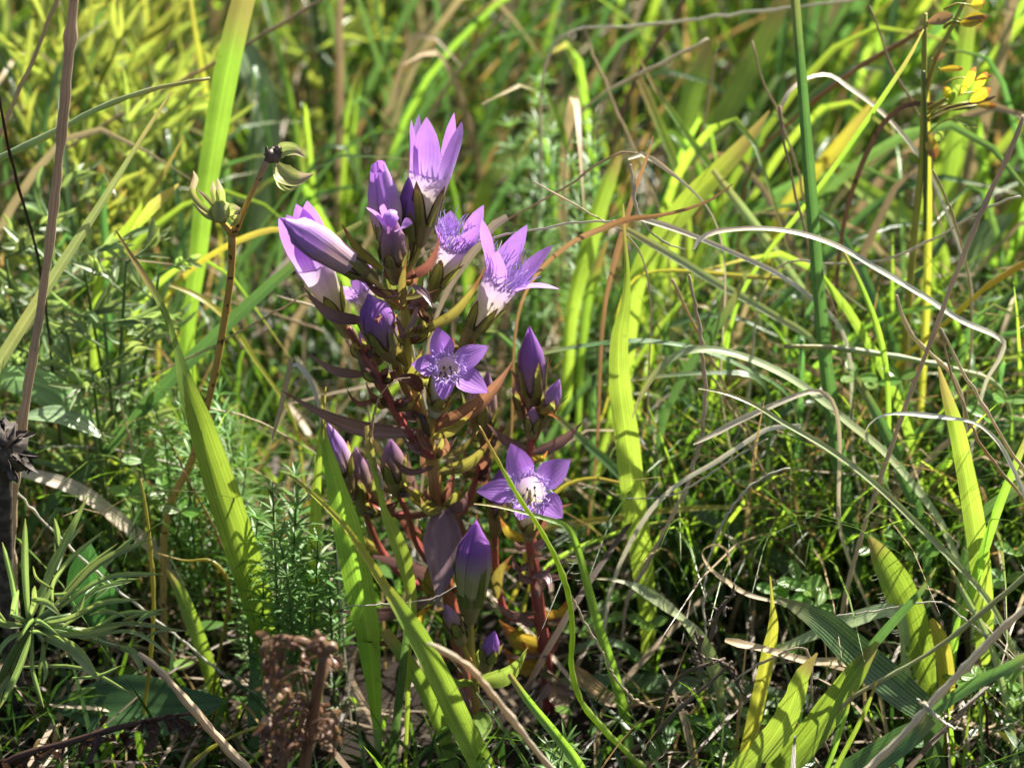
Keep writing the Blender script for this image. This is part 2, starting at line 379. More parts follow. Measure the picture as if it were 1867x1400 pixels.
def fringe(fl, c, a, e1, e2, Rm, ln, nh=80, spread=.4):
    mb = MB()
    for k in range(nh):
        an = 2*math.pi*(k+U(-.3, .3))/nh; er = e1*math.cos(an)+e2*math.sin(an)
        p0 = c+er*Rm*U(.82, .95)-a*.05; l = ln*U(.55, 1.15)
        sp = spread+U(-.35, .4); d = nrm(a*math.cos(sp)+er*math.sin(sp)+np.cross(a, er)*U(-.35, .35))
        p2 = p0+d*l+A(U(-1, 1), U(-1, 1), U(-1, 1))*l*.13; p1 = p0+d*l*.55+A(U(-1, 1), U(-1, 1), U(-1, 1))*l*.13
        mb.tube([p0, p1, p2], [.014, .011, .006], n=6, sides=3, cap=False)
    mb.build('fringe', 'FRINGE', fl)
def stamens(fl, c, a, e1, e2, Rm, deep=.1):
    ms = MB()
    for k in range(5):
        an = 2*math.pi*k/5+.4; er = e1*math.cos(an)+e2*math.sin(an); t = c+er*Rm*.38+a*U(-.02, .1)-a*deep
        t = t-a*U(.02, .3); ms.tube([c+er*Rm*.5-a*.7, t], [.012, .010], n=4, sides=4); ms.blob(t, .028, (1, 1, 1.5), seg=6, ring=5)
    ms.build('stamens', 'ANTHER', fl)
    MB().tube([c-a*.8, c+a*(.08-deep)], [.06, .035], n=5, sides=6).build('pistil', 'PISTIL', fl)

def open_flower(root, b, t, Y, Yt, Rm, tf=.56, spread=18, az0=.3, tips=None, Wm=None, pm='PETAL', tm='TUBE', cal=.33, lobes=1.0, fr=.35, frs=.4, nh=80, calmat=('CUP', 'CAL'), dspread=6, ref=None, name='flower'):
    B = P(*b, Y); Tp = P(*t, Yt); L = np.linalg.norm(Tp-B); a = nrm(Tp-B); e1, e2 = frame(a, ref)
    zt = L*tf; c = B+a*zt; q = np.linspace(0, 1, 12)
    rs = np.interp(q, [0, .12, .35, .6, .85, 1], [.10, .14, Rm*.52, Rm*.68, Rm*.88, Rm])
    fl = revolve(B, a, e1, e2, q*zt, rs, 20, .05).build(name, tm, root)
    Wm = Wm or Rm*.72
    for k in range(5):
        an = az0+2*math.pi*k/5; er = e1*math.cos(an)+e2*math.sin(an)
        if tips and tips[k]:
            tp = tips[k]; pt = P(tp[0], tp[1], c[1]+(tp[2] if len(tp) > 2 else 0))
            rr = (pt-c)-a*((pt-c)@a); er = nrm(nrm(rr)*.75+er*.25) if np.linalg.norm(rr) > .1 else er; er = nrm(er-a*(er@a))
        else:
            sp = R_(spread+U(-dspread, dspread)); l = (L-zt)/max(math.cos(sp), .4)*U(.94, 1.04)
            pt = c+er*Rm+a*math.cos(sp)*l+er*math.sin(sp)*l
        petal_mesh(c-a*.03, a, er, Rm*.985, pt, Wm, tw=tips[k][3] if tips and tips[k] and len(tips[k]) > 3 else U(-.15, .15)).build('petal', pm, fl)
    if fr: fringe(fl, c, a, e1, e2, Rm, fr, nh, frs)
    if fr: stamens(fl, c, a, e1, e2, Rm)
    calyx(fl, B, a, e1, e2, zt*cal*.9, .13, Rm*.56, lobes, az0+.6, mats=calmat)
    return fl
def bud(root, b, t, Y, Yt, Rm, pm='BUD', cal=.28, lobes=.8, twist=.5, wide=.5, calmat=('CUP', 'CAL'), name='flower_bud', spread=8, tipgap=0.0, lw=.15):
    B = P(*b, Y); Tp = P(*t, Yt); L = np.linalg.norm(Tp-B); a = nrm(Tp-B); e1, e2 = frame(a)
    zz = [0, .1, .3, wide, wide+.2, .86, .95, 1]; rr = [.11, .15, Rm*.78, Rm, Rm*.84, Rm*.46, Rm*.2, .015]
    q = np.linspace(0, 1, 14)
    fl = revolve(B, a, e1, e2, q*L*.96, np.interp(q, zz, rr)*.9, 15).build(name, pm, root)
    az0 = U(0, 6)
    for k in range(5):
        m, n = 13, 6; g = np.zeros((m, n, 3)); le = U(.93, 1.02)
        for i in range(m):
            s_ = i/(m-1); ax = .30+.70*s_*le; r = np.interp(min(ax, 1), zz, rr)*.98+tipgap*Rm*s_**3
            hw = 0.80*(1-.15*s_)
            for j in range(n):
                s = 2*j/(n-1)-1; an = az0+2*math.pi*k/5+twist*s_+s*hw
                g[i, j] = B+a*(L*ax)+(e1*math.cos(an)+e2*math.sin(an))*r*(1.02+.09*(s*.5+.5)-.03*abs(s))
        MB().grid(g).build('petal', pm, fl)
    calyx(fl, B, a, e1, e2, L*cal, .13, np.interp(cal, zz, rr)*1.08, lobes, U(0, 1), spread=spread, mats=calmat, lw=lw)
    return fl
def gstem(root, pts, rad, mat='STEM', name='stem'):
    q = [P(x, y, Y) for x, y, Y in pts]
    return MB().tube(q, rad, n=6+4*len(q), sides=10).build(name, mat, root)
def gleaf(root, b, t, wd, Y, Yt, mat='LO', bow=0.0, roll=0.0, fold=.16, name='leaf', prof=None, sag=.0):
    p0, p2 = P(*b, Y), P(*t, Yt); d = p2-p0; L = np.linalg.norm(d)
    side = nrm(np.cross(d, FW)); p1 = (p0+p2)/2+side*bow*L+A(0, 0, -sag*L); p3 = p0*.3+p2*.7+side*bow*.75*L+A(0, 0, -sag*.7*L)
    W = wpx(wd*(.76 if wd < 60 else .9), p1); pf = prof or [.35, .8, 1, .9, .62, .28, .03]
    return MB().ribbon([p0, p1, p3, p2], lambda s: W*np.interp(s, np.linspace(0, 1, len(pf)), pf), roll=roll, n=13, fold=fold, wav=.04).build(name, mat, root)

base = P(845, 1290, -.2); base[2] = -.1
g1 = thing('gentian', 'tall branching violet gentian with reddish stem and a crown of open flowers', 'flower', base)
gstem(g1, [(873, 1375, -.9), (838, 1180, .3), (808, 1030, .6), (797, 930, .6), (788, 840, .6), (768, 755, .7), (748, 680, .8), (740, 590, .9), (732, 500, 1.0), (724, 455, 1.0)], [.17, .17, .16, .155, .15, .13, .11, .105, .09, .07])
gstem(g1, [(790, 835, .6), (745, 790, .3), (712, 735, .1), (690, 690, .1), (662, 645, .2), (634, 598, .3)], [.12, .11, .105, .09, .08, .07], 'STEMR', 'branch')
gstem(g1, [(768, 755, .7), (735, 700, .3), (720, 640, .1), (706, 600, 0)], [.09, .08, .07, .06], 'STEMO', 'branch')
gstem(g1, [(780, 800, .6), (786, 775, .2), (788, 745, -.2)], [.11, .10, .09], 'STEMO', 'branch')
gstem(g1, [(790, 800, .6), (806, 750, .9), (825, 690, 1.3), (850, 625, 1.6)], [.10, .09, .08, .07], 'STEMR', 'branch')
gstem(g1, [(798, 930, .6), (745, 940, 1), (690, 930, 1.2), (655, 905, 1.0), (640, 885, .8)], [.09, .08, .07, .06, .06], 'STEMR', 'branch')
gstem(g1, [(815, 1080, .6), (750, 1060, 1.2), (700, 1010, 1.4), (675, 960, 1.3), (662, 925, 1.2)], [.1, .09, .08, .07, .06], 'STEMR', 'branch')
gstem(g1, [(815, 1060, .6), (765, 1000, .9), (740, 930, 1.0), (722, 895, 1.0)], [.09, .08, .07, .06], 'STEMR', 'branch')
gstem(g1, [(800, 950, .6), (845, 930, 1.3), (868, 870, 1.6), (882, 800, 1.7)], [.09, .08, .07, .06], 'STEMR', 'branch')
gstem(g1, [(735, 560, 1), (760, 545, 1.5), (785, 535, 1.9)], [.07, .06, .06], 'STEMY', 'branch')
gstem(g1, [(732, 510, 1), (757, 470, 1.1), (768, 440, 1.1)], [.07, .065, .06], 'STEMY', 'branch')
gstem(g1, [(735, 560, .9), (705, 535, .3), (672, 503, -.1)], [.075, .07, .06], 'STEMO', 'branch')
gstem(g1, [(740, 590, .9), (715, 575, 1.5), (690, 560, 2.0)], [.07, .06, .06], 'STEMO', 'branch')
# flowers of the crown
open_flower(g1, (766, 446), (800, 206), 1.1, 1.9, .46, tf=.55, spread=9, az0=.25, tips=[(778, 214, -.25), (842, 222, -.1), (828, 206, .5), (764, 208, .45), (750, 218, .1)], Wm=.30, cal=.42, lobes=.9, fr=.45, frs=-.25, nh=50)
bud(g1, (716, 470), (690, 300), 1.0, .9, .34, 'BUD', cal=.3, lobes=.7, tipgap=.35, twist=.15)
bud(g1, (744, 470), (745, 322), 1.2, 1.3, .25, 'BUDD', cal=.32, lobes=.8)
fw = bud(g1, (722, 512), (712, 402), .7, .2, .30, 'BUDP', cal=.45, lobes=.55, tipgap=.3)
for tp, yy in (((668, 378), 0), ((752, 408), -.1), ((700, 372), .2)):   # the withered lobes curling out of it
    c0 = P(715, 412, .3); aa = nrm(P(712, 380, .2)-P(722, 512, .7)); pt = P(*tp, yy-.1); er = nrm((pt-c0)-aa*((pt-c0)@aa))
    petal_mesh(c0, aa, er, .2, pt, .16, bend=.6, tw=.8).build('petal', 'PETAL', fw)
MB().blob(P(713, 398, -.1), .17, (1, 1, 1.1), .2, 9, 7).build('petal', 'PETAL', fw)
bud(g1, (684, 512), (512, 398), .2, -.4, .35, 'BUD', cal=.24, lobes=.75, wide=.62, twist=.35, spread=2)
open_flower(g1, (634, 612), (530, 388), .5, .4, .42, tf=.62, spread=2, az0=.5, Wm=.30, fr=0, tips=[(508, 398, -.3), (522, 392, .1), (540, 372, .4), (560, 366, .4), (548, 420, -.5)], cal=.4, lobes=.8)
open_flower(g1, (783, 548), (845, 400), 1.9, 1.8, .36, tf=.72, spread=30, az0=.4, Wm=.27, fr=.55, nh=130, frs=.1, tips=[(870, 412, -.4), (882, 374, .2), (806, 396, .3), (822, 384, .5), (800, 425, -.3)], cal=.4, lobes=.9)
open_flower(g1, (843, 634), (962, 432), 1.2, 1.5, .42, tf=.62, spread=35, az0=.2, Wm=.27, fr=.7, nh=90, frs=.1, tips=[(908, 458, -.55), (1020, 527, -.45), (1008, 447, .2), (961, 410, .5), (879, 400, .1, 1.0)], cal=.42, lobes=.8)
open_flower(g1, (700, 575), (634, 500), 1.9, 2.2, .33, tf=.6, spread=30, az0=.3, Wm=.25, fr=.25, cal=.35, lobes=.6)
bud(g1, (712, 655), (672, 536), 0, -.3, .37, 'BUDD', cal=.34, lobes=.7, wide=.56, twist=.5)
bud(g1, (690, 660), (660, 590), .9, 1.0, .22, 'BUD', cal=.3, lobes=.6)
def star(root, b, c, Yc, tips, Rm, Wm, fr, Yb=None, cal=.4, lobes=.55, az0=0.2, fil=90, petm='PETALS'):
    B = P(*b, Yb); C = P(*c, Yc); a = nrm(C-B); zt = np.linalg.norm(C-B)
    # the mouth of the tube turns towards where the petals open
    an = nrm(nrm(-FW)*.75+a*.5); e1, e2 = frame(an, UP); q = np.linspace(0, 1, 12)
    g = np.zeros((12, 20, 3))
    for i, s in enumerate(q):
        ax = nrm(a*(1-s)+an*s); f1 = nrm(e1-ax*(e1@ax)); f2 = np.cross(ax, f1); r = np.interp(s, [0, .12, .4, .7, 1], [.1, .16, Rm*.6, Rm*.85, Rm])
        ctr = B+a*zt*s
        for j in range(20):
            th = 2*math.pi*j/20; g[i, j] = ctr+(f1*math.cos(th)+f2*math.sin(th))*r
    fl = MB().grid(g, closed=True).build('flower', 'TUBE', root)
    for tp in tips:
        pt = P(tp[0], tp[1], Yc+tp[2]); rr = pt-C; er = nrm(rr-an*(rr@an))
        petal_mesh(C-an*.03, an, er, Rm*.98, pt, Wm*.93*(tp[3] if len(tp) > 3 else 1), bend=.32, W0=Rm*.5, rc=3.5, ruff=.08, tw=U(-.15, .15)).build('petal', petm, fl)
    # pale inner throat and the long hairs that close it
    mb = MB()
    for k in range(fil):
        th = 2*math.pi*k/fil+U(-.05, .05); er = e1*math.cos(th)+e2*math.sin(th); p0 = C+er*Rm*U(.85, 1.05); l = fr*U(.5, 1.1)
        d = nrm(an*U(.5, 1)+er*U(-.3, .75)+np.cross(an, er)*U(-.4, .4)); j1, j2 = [A(U(-1, 1), U(-1, 1), U(-1, 1))*l*.22 for _ in (0, 1)]
        mb.tube([p0, p0+d*l*.55+j1, p0+d*l+j2], [.014, .012, .006], n=6, sides=3, cap=False)
    mb.build('fringe', 'FRINGE', fl)
    stamens(fl, C, an, e1, e2, Rm, .02)
    e1b, e2b = frame(a); calyx(fl, B, a, e1b, e2b, zt*cal, .12, Rm*.72, lobes, az0, spread=15)
star(g1, (790, 760), (815, 672), -.35, [(797, 596, .35, 1.05), (891, 631, .3), (891, 716, -.35, 1.1), (806, 730, -.55, .75), (750, 664, 0, .95)], .30, .285, .36, Yb=-.1, fil=70)
bud(g1, (640, 905), (594, 768), .8, .5, .28, 'BUD', cal=.42, lobes=.55)
bud(g1, (662, 935), (648, 815), 1.2, 1.1, .26, 'BUDP', cal=.4, lobes=.5)
bud(g1, (722, 900), (712, 800), 1.0, 1.0, .28, 'BUDP', cal=.4, lobes=.5)
bud(g1, (690, 925), (672, 832), 1.6, 1.7, .26, 'BUDP', cal=.4, lobes=.5)
bud(g1, (884, 812), (889, 676), 1.7, 1.8, .24, 'BUDP', cal=.4, lobes=.6)
bud(g1, (862, 775), (868, 700), 2.2, 2.3, .2, 'BUDP', cal=.4, lobes=.5)
# its leaves and bracts: base, tip, width px, Y base, Y tip, material
for b, t, wd, y0, y1, mt, bw, rl in [
    ((775, 790), (513, 712), 46, .4, -1.2, 'LP', .07, .55), ((795, 778), (938, 655), 46, .2, -.9, 'LR', -.08, .5), ((788, 797), (868, 742), 30, .2, -1.0, 'LO', -.05, -.3),
    ((790, 852), (708, 824), 34, .3, -1.2, 'LP', .1, .9), ((800, 860), (900, 792), 34, .4, -.6, 'LO', -.1, .3), ((668, 586), (552, 522), 32, .3, -.9, 'LP', .1, .2),
    ((741, 614), (890, 480), 30, .6, -.4, 'LO', -.1, .3), ((698, 492), (620, 402), 24, .8, .2, 'LO', .06, .2), ((728, 510), (804, 423), 26, .6, -.1, 'LR', -.14, .3),
    ((714, 545), (803, 526), 18, .6, .2, 'LO', -.05, .8), ((738, 533), (658, 505), 26, .6, -.2, 'LR', .12, .5), ((752, 520), (789, 562), 20, .1, -.4, 'LP', .1, .2),
    ((735, 560), (742, 470), 22, .3, .1, 'LO', .04, .1), ((760, 560), (735, 610), 14, .2, -.1, 'LP', .1, .2), ((718, 540), (712, 460), 22, 1.5, 1.6, 'LG', .04, .1), ((748, 560), (772, 470), 26, 1.6, 1.7, 'LG', -.04, .1),
    ((668, 684), (558, 640), 26, .3, -.6, 'LP', .08, .4), ((688, 728), (631, 706), 16, 0, -.6, 'LR', .2, .6), ((770, 712), (716, 690), 34, .0, -.5, 'LR', -.12, -.2),
    ((742, 668), (668, 610), 26, .2, -.6, 'LO', -.08, .2), ((690, 700), (650, 640), 24, 0, -.3, 'LP', .05, .2), ((700, 720), (680, 640), 24, .3, .1, 'LR', .05, 0), ((742, 690), (770, 630), 22, .6, .4, 'LO', -.06, 0),
    ((812, 928), (766, 905), 30, .3, -.7, 'LO', .12, .4), ((816, 928), (852, 895), 30, .3, -.7, 'LP', -.1, .3), ((806, 928), (797, 1104), 82, .2, -1.6, 'LP', .03, .1), ((822, 930), (846, 1062), 60, .5, .2, 'LR', -.05, .2),
    ((790, 1090), (608, 1112), 50, .5, -.6, 'LP', .08, .7), ((805, 1060), (660, 1010), 44, .9, 1.2, 'LP', -.05, .6), ((784, 930), (705, 870), 36, 1.0, .8, 'LO', -.05, .3), ((775, 1000), (720, 940), 36, 1.2, 1.0, 'LR', -.05, .3),
    ((795, 880), (770, 800), 34, 1.2, 1.0, 'LR', .05, .1), ((640, 900), (600, 850), 22, 1.3, 1.3, 'LO', .05, .1), ((700, 1010), (640, 960), 30, 1.6, 1.4, 'LO', .05, .3), ((815, 870), (880, 870), 34, 1.2, 1.6, 'LG', .1, .2),
    ((762, 1150), (660, 1168), 26, -.2, -1.0, 'LD', .1, .6), ((830, 1200), (768, 1160), 36, .6, .4, 'LR', .1, .3), ((762, 1150), (792, 1100), 24, -.2, -.6, 'LY', .1, .3), ((690, 900), (655, 850), 24, 2.0, 2.0, 'LR', .05, .1), ((760, 905), (745, 830), 26, 1.5, 1.5, 'LP', .05, .3)]:
    gleaf(g1, b, t, wd, y0, y1, mt, bw, rl, fold=U(.08, .24))
for x, y, yy, L0 in [(790, 830, .6, 95), (770, 760, .6, 90), (752, 690, .7, 75), (742, 620, .8, 70), (737, 560, .9, 60), (732, 510, .9, 50), (715, 740, .1, 70), (690, 690, .1, 60), (665, 648, .2, 50), (800, 920, .6, 90), (806, 1000, .6, 90), (690, 935, 1.2, 60), (655, 905, 1, 45), (722, 895, 1, 50), (868, 870, 1.6, 60), (882, 806, 1.7, 50), (705, 600, 0, 45), (826, 690, 1.3, 55), (846, 640, 1.5, 40), (815, 1080, .6, 80)]:
    for sg in (-1, 1):
        for rep in range(4):
            l = L0*U(.5, 1.1); an = U(.25, 1.0); y2 = yy+U(-.9, .5)
            gleaf(g1, (x+sg*3, y+U(-8, 8)), (x+sg*l*math.sin(an), y-l*math.cos(an)*U(.4, 1)), U(16, 30), yy+U(-.1, .3), y2, random.choice(('LO', 'LO', 'LR', 'LP', 'LR', 'CAL')), -sg*U(.02, .16), U(-.3, .7), fold=U(.1, .3))
m_ = MB()
for k in range(3): m_.ribbon([P(763+3*k, 565, .1), P(772+2*k, 575, -.15), P(784, 590-4*k, -.1)], [.08, .2, .03], roll=k*1.1, n=7, fold=.3, wav=.2)
m_.build('withered_bract', 'LD', g1)
m_ = MB()
m_.tube([P(757, 752, -.2), P(770, 762, -.4), P(776, 780, -.4), P(783, 795, -.3)], [.05, .07, .09, .04], n=9, sides=7)
m_.build('withered_bract', 'DKB', g1)

base2 = P(1002, 1262, 0); base2[2] = -.1
g2 = thing('gentian', 'slender gentian with dark red stem, one open star flower and a budded top', 'flower', base2)
gstem(g2, [(1003, 1295, .2), (992, 1180, .3), (980, 1090, .5), (970, 1000, .8), (962, 930, 1.3), (966, 830, 1.7), (970, 780, 1.8), (972, 735, 1.8)], [.16, .15, .14, .13, .11, .10, .09, .08], 'STEMR')
gstem(g2, [(975, 1050, .6), (966, 1000, .1), (964, 968, -.2)], [.11, .10, .09], 'STEMR', 'branch')
gstem(g2, [(985, 1130, .4), (925, 1120, 1), (905, 1040, 1.2), (903, 960, 1.1)], [.1, .09, .08, .07], 'STEMR', 'branch')
gstem(g2, [(970, 810, 1.8), (982, 785, 1.6), (990, 762, 1.5)], [.07, .06, .06], 'STEMR', 'branch')
bud(g2, (975, 760), (965, 596), 1.8, 1.6, .31, 'BUDD', cal=.36, lobes=.9, wide=.52)
bud(g2, (988, 775), (1020, 692), 1.5, 1.4, .2, 'BUD', cal=.35, lobes=.6)
bud(g2, (968, 795), (972, 742), 1.3, 1.2, .17, 'BUDP', cal=.4, lobes=.4)
bud(g2, (955, 760), (945, 690), 2.0, 2.1, .18, 'BUDP', cal=.4, lobes=.5)
bud(g2, (903, 975), (914, 852), 1.1, 1.0, .27, 'BUDD', cal=.4, lobes=.5)
star(g2, (964, 982), (966, 896), -.5, [(931, 808, .45, 1.05), (1040, 838, .4, 1.08), (1026, 944, -.5, 1.1), (946, 948, -.6, .8), (868, 896, .0, .95)], .36, .32, .34, Yb=-.2, fil=80)
for b, t, wd, y0, y1, mt, bw, rl in [
    ((964, 820), (888, 772), 30, 1.7, 1.2, 'LP', .06, .5), ((972, 826), (1064, 767), 32, 1.6, 1.2, 'LP', -.08, .4), ((965, 785), (1024, 768), 28, 1.5, .6, 'LY', .25, .5),
    ((974, 975), (1044, 918), 30, -.2, -.7, 'LR', .1, .2), ((958, 985), (910, 940), 26, 0, -.4, 'LY', .1, .2), ((975, 1092), (1042, 1054), 30, .4, -.4, 'LP', .15, .6), ((978, 1118), (898, 1092), 34, .3, -.6, 'LP', .1, .8),
    ((980, 1128), (1040, 1078), 42, .5, .3, 'LY', -.25, .2), ((972, 1050), (1002, 1078), 26, .1, -.4, 'LP', .3, .6), ((968, 1030), (935, 1012), 26, .2, -.3, 'LP', .2, .6), ((970, 1040), (1000, 1020), 20, .0, -.4, 'LR', .3, .6),
    ((990, 1180), (910, 1130), 54, .5, .6, 'LY', .1, .3), ((994, 1215), (918, 1180), 50, .2, -.1, 'LY', .15, .4), ((992, 1190), (905, 1185), 24, .0, -.5, 'LP', .1, .9), ((996, 1200), (1030, 1140), 40, .6, .9, 'LR', .1, .3),
    ((1000, 1250), (1032, 1326), 44, .0, -1.1, 'O', .1, .3), ((1002, 1245), (970, 1280), 26, -.1, -.6, 'LP', .1, .4), ((1004, 1255), (1050, 1275), 30, .0, -.5, 'LP', .1, .4),
    ((975, 780), (1008, 650), 18, 1.9, 1.9, 'LY', .05, .1), ((960, 780), (925, 660), 16, 1.9, 1.6, 'LR', -.06, .1), ((984, 780), (1012, 700), 20, 1.8, 1.6, 'LR', -.03, .1), ((905, 1000), (868, 935), 26, 1.1, 1.0, 'LO', .1, .2), ((905, 1090), (935, 1010), 30, 1.0, .9, 'LO', .1, .2)]:
    gleaf(g2, b, t, wd, y0, y1, mt, bw, rl, fold=U(.08, .25))
for x, y, yy, L0 in [(966, 830, 1.7, 50), (970, 1000, .7, 60), (976, 1060, .5, 60), (985, 1140, .4, 65), (905, 1040, 1.2, 50), (992, 1190, .3, 65)]:
    for sg in (-1, 1):
        l = L0*U(.6, 1.05); an = U(.4, 1.2); gleaf(g2, (x+sg*3, y), (x+sg*l*math.sin(an), y-l*math.cos(an)*.6), U(14, 22), yy, yy+U(-.8, .4), random.choice(('LR', 'LP', 'LY')), -sg*U(.05, .2), U(-.3, .7), fold=U(.1, .3))
gleaf(g2, (1020, 1245), (1003, 1175), 42, -.4, -.6, 'CUR', .2, .8, .3, name='withered_leaf')

base3 = P(868, 1330, -2.0); base3[2] = -.1
g3 = thing('gentian', 'short gentian carrying one plump closed violet bud on a pale green stalk', 'flower', base3)
gstem(g3, [(873, 1392, -1.4), (868, 1300, -1.5), (866, 1245, -1.5), (860, 1190, -1.4), (858, 1130, -1.2)], [.09, .09, .085, .075, .07], 'STEMO')
gstem(g3, [(863, 1215, -1.4), (850, 1190, -1.6), (842, 1168, -1.6)], [.06, .055, .05], 'STEMO', 'branch')
gstem(g3, [(866, 1240, -1.5), (878, 1226, -1.8), (884, 1215, -1.9)], [.05, .05, .05], 'STEMO', 'branch')
bud(g3, (857, 1135), (868, 948), -1.2, -.8, .40, 'BUDG', cal=.26, lobes=.95, wide=.56, twist=.35, spread=4, calmat=('CUP', 'LG'), lw=.1)
bud(g3, (842, 1172), (812, 1100), -1.6, -1.6, .18, 'BUDP', cal=.35, lobes=.45)
bud(g3, (884, 1220), (902, 1150), -1.9, -2.0, .2, 'BUDD', cal=.4, lobes=.4)
for b, t, wd, y0, y1, mt, bw, rl in [((866, 1246), (799, 1208), 34, -1.5, -2.4, 'LG', .1, .7), ((868, 1244), (962, 1180), 44, -1.5, -2.4, 'LG', -.12, .2), ((868, 1300), (880, 1352), 46, -1.7, -2.8, 'LG', .1, .2),
    ((866, 1305), (838, 1240), 40, -1.4, -1.2, 'LP', .1, .4), ((860, 1196), (872, 1140), 20, -1.3, -1.2, 'LG', .1, .1), ((868, 1318), (904, 1290), 30, -1.4, -1.6, 'LP', .1, .4), ((866, 1240), (886, 1170), 22, -1.3, -1.5, 'LG', .08, .2)]:
    gleaf(g3, b, t, wd, y0, y1, mt, bw, rl)

# ------------------------------------------------------------------ single grass blades and dry stalks one can pick out
def blade(label, kind, pts, wd, Y=(0, 0), roll=0.0, name='grass_shoot', cat='grass', fold=.14, tube=False, root=True, lean=.25, hairs=0, n=None, wav=.02, edge=0.0, mat=None, group=None, away=0.0):
    m = len(pts); q = []
    for i, (x, y) in enumerate(pts):
        Yi = np.interp(i/(m-1), np.linspace(0, 1, len(Y)), Y); Yi = min(Yi, Yg(y)-.25) if y > 150 else Yi
        q.append(P(x, y, Yi))
    wc = [wpx(wd[min(i, len(wd)-1)] if len(wd) == m else np.interp(i/(m-1), np.linspace(0, 1, len(wd)), wd), q[i]) for i in range(m)]
    if root and q[-1][2] > .4:
        T = nrm(q[-1]-q[-2]); z = q[-1][2]; h = A(T[0], T[1]+away, 0)*lean*min(z, 8)
        q.append(q[-1]*.5+A(q[-1][0]+h[0]*1.2, q[-1][1]+h[1]*1.2, 0)*.5+A(0, 0, 0)); wc.append(wc[-1]*.75)
        q.append(A(q[-2][0]+h[0]*1.6, q[-2][1]+h[1]*1.6, -.3)); wc.append(wc[-1]*.6)
        if hasattr(roll, '__len__'): roll = list(roll)+[roll[-1]]*2
    org = A(q[-1][0], q[-1][1], min(q[-1][2], 0)) if root else q[-1]
    mb = MB(); n = n or max(14, 5*len(q))
    if tube and kind in ('S', 'D', 'CR', 'O', 'CUR', 'DKB'): mb.tube(q, [x/2*.9 for x in wc], n=int(n*1.3), sides=7, flat=.5, jit=.3 if max(wc) < .15 else .07)
    elif tube: mb.tube(q, [x/2 for x in wc], n=n, sides=7, jit=.06)
    else: mb.ribbon(q, wc, roll=roll, n=n, fold=fold, wav=wav, edge=edge)
    o = mb.build(name, mat or kind, None, org); tag(o, label, cat, group)
    if hairs:
        h = MB(); c, us = spline(q, 60)
        for k in range(hairs):
            i = random.randrange(8, 44); w0 = np.interp(us[i], np.linspace(0, 1, len(wc)), wc)
            T = nrm(c[min(i+1, 59)]-c[i-1]); sd_ = nrm(np.cross(T, FW))*random.choice((-1, 1)); p = c[i]+sd_*w0*.48+T*U(-.1, .1)
            l = U(.08, .2); h.tube([p, p+sd_*l*.6-T*l*.1, p+sd_*l-T*l*.35], [.006, .005, .002], n=4, sides=3, cap=False)
        h.build('hairs', 'HAIR', o)
    return o
B_ = blade
# --- around the gentian
B_('broad green blade with a folded yellow-brown tip, left of the gentian', 'GO', [(211, 420), (240, 468), (268, 512), (300, 572), (322, 640), (335, 690), (362, 765), (400, 880), (440, 1000), (474, 1110), (495, 1200), (505, 1260)], [3, 9, 15, 16, 20, 30, 46, 58, 62, 56, 48, 40], (1.5, .2, -.6), roll=[.2, .6, 1.0, .3, .1, .1], fold=.2)
B_('yellow-green blade with an orange joint that broadens downwards before the gentian', 'GT', [(527, 865), (575, 905), (625, 955), (668, 1015), (703, 1070), (722, 1098), (755, 1150), (800, 1235), (842, 1325), (880, 1400), (900, 1450)], [4, 9, 12, 15, 18, 26, 38, 44, 46, 46, 44], (-2.2, -3.5), roll=[.2, .3, .2, .3, .3], fold=.24)
B_('dark green blade with a ragged brown edge behind the yellow-green blade', 'G', [(588, 720), (590, 790), (612, 880), (632, 960), (650, 1040), (668, 1140), (680, 1240), (688, 1330), (692, 1400)], [6, 14, 34, 52, 54, 46, 30, 16, 10], (-.4, -1.2), fold=.2, edge=.06)
B_('slim upright blade with a brown tip just left of the low pink buds', 'GY', [(594, 705), (586, 790), (578, 870), (574, 960), (568, 1060), (575, 1180)], [3, 10, 16, 26, 30, 24], (-.2, 0), roll=.5)
B_('thin grey dead blade end hanging beside the long purple leaf', 'D', [(532, 652), (522, 700), (506, 765), (491, 818)], [8, 10, 8, 2], (-.6, -.8), name='dry_straw', cat='dry grass', root=False)
B_('curled papery dead blade arching over the grey hanging end', 'S', [(526, 668), (535, 663), (556, 678), (572, 712), (582, 745), (590, 790), (598, 850), (606, 900)], [4, 9, 11, 10, 8, 9, 8, 6], (-.6, -.4), roll=[.5, .2, .9, .3], name='dry_straw', cat='dry grass')
B_('thin pale dead strand curling from the star flower down the green torn blade', 'D', [(748, 688), (722, 693), (700, 712), (684, 748), (678, 800), (684, 850), (698, 885), (697, 895)], [3, 4, 5, 6, 8, 8, 12, 3], (-1.0, -1.3), tube=True, name='dry_straw', cat='dry grass', root=False)
B_('narrow torn blade, yellow above and green below, between bud and dark blade', 'GY', [(669, 776), (676, 830), (690, 885), (700, 930), (715, 966), (735, 1018), (748, 1075), (752, 1120), (745, 1180)], [10, 16, 11, 13, 26, 30, 22, 16, 12], (-1.2, -1.6), roll=.3, edge=.08)
B_('slim green stalk standing behind the broad yellow-green blade foot', 'GB', [(748, 1078), (742, 1150), (732, 1240), (720, 1340), (712, 1420)], [5, 12, 15, 16, 16], (-2.5, -2.0), fold=.3)
B_('round green grass stem bending in front of the star flower of the slender gentian', 'GY', [(874, 776), (905, 835), (945, 905), (982, 960), (1012, 1015), (1035, 1080), (1044, 1150), (1042, 1215), (1058, 1275), (1100, 1328), (1150, 1378), (1190, 1420)], [3, 7, 9, 9, 9, 10, 10, 10, 11, 12, 12, 12], (-2.2, -2.4, -3.0), tube=True, name='grass_shoot', cat='grass')
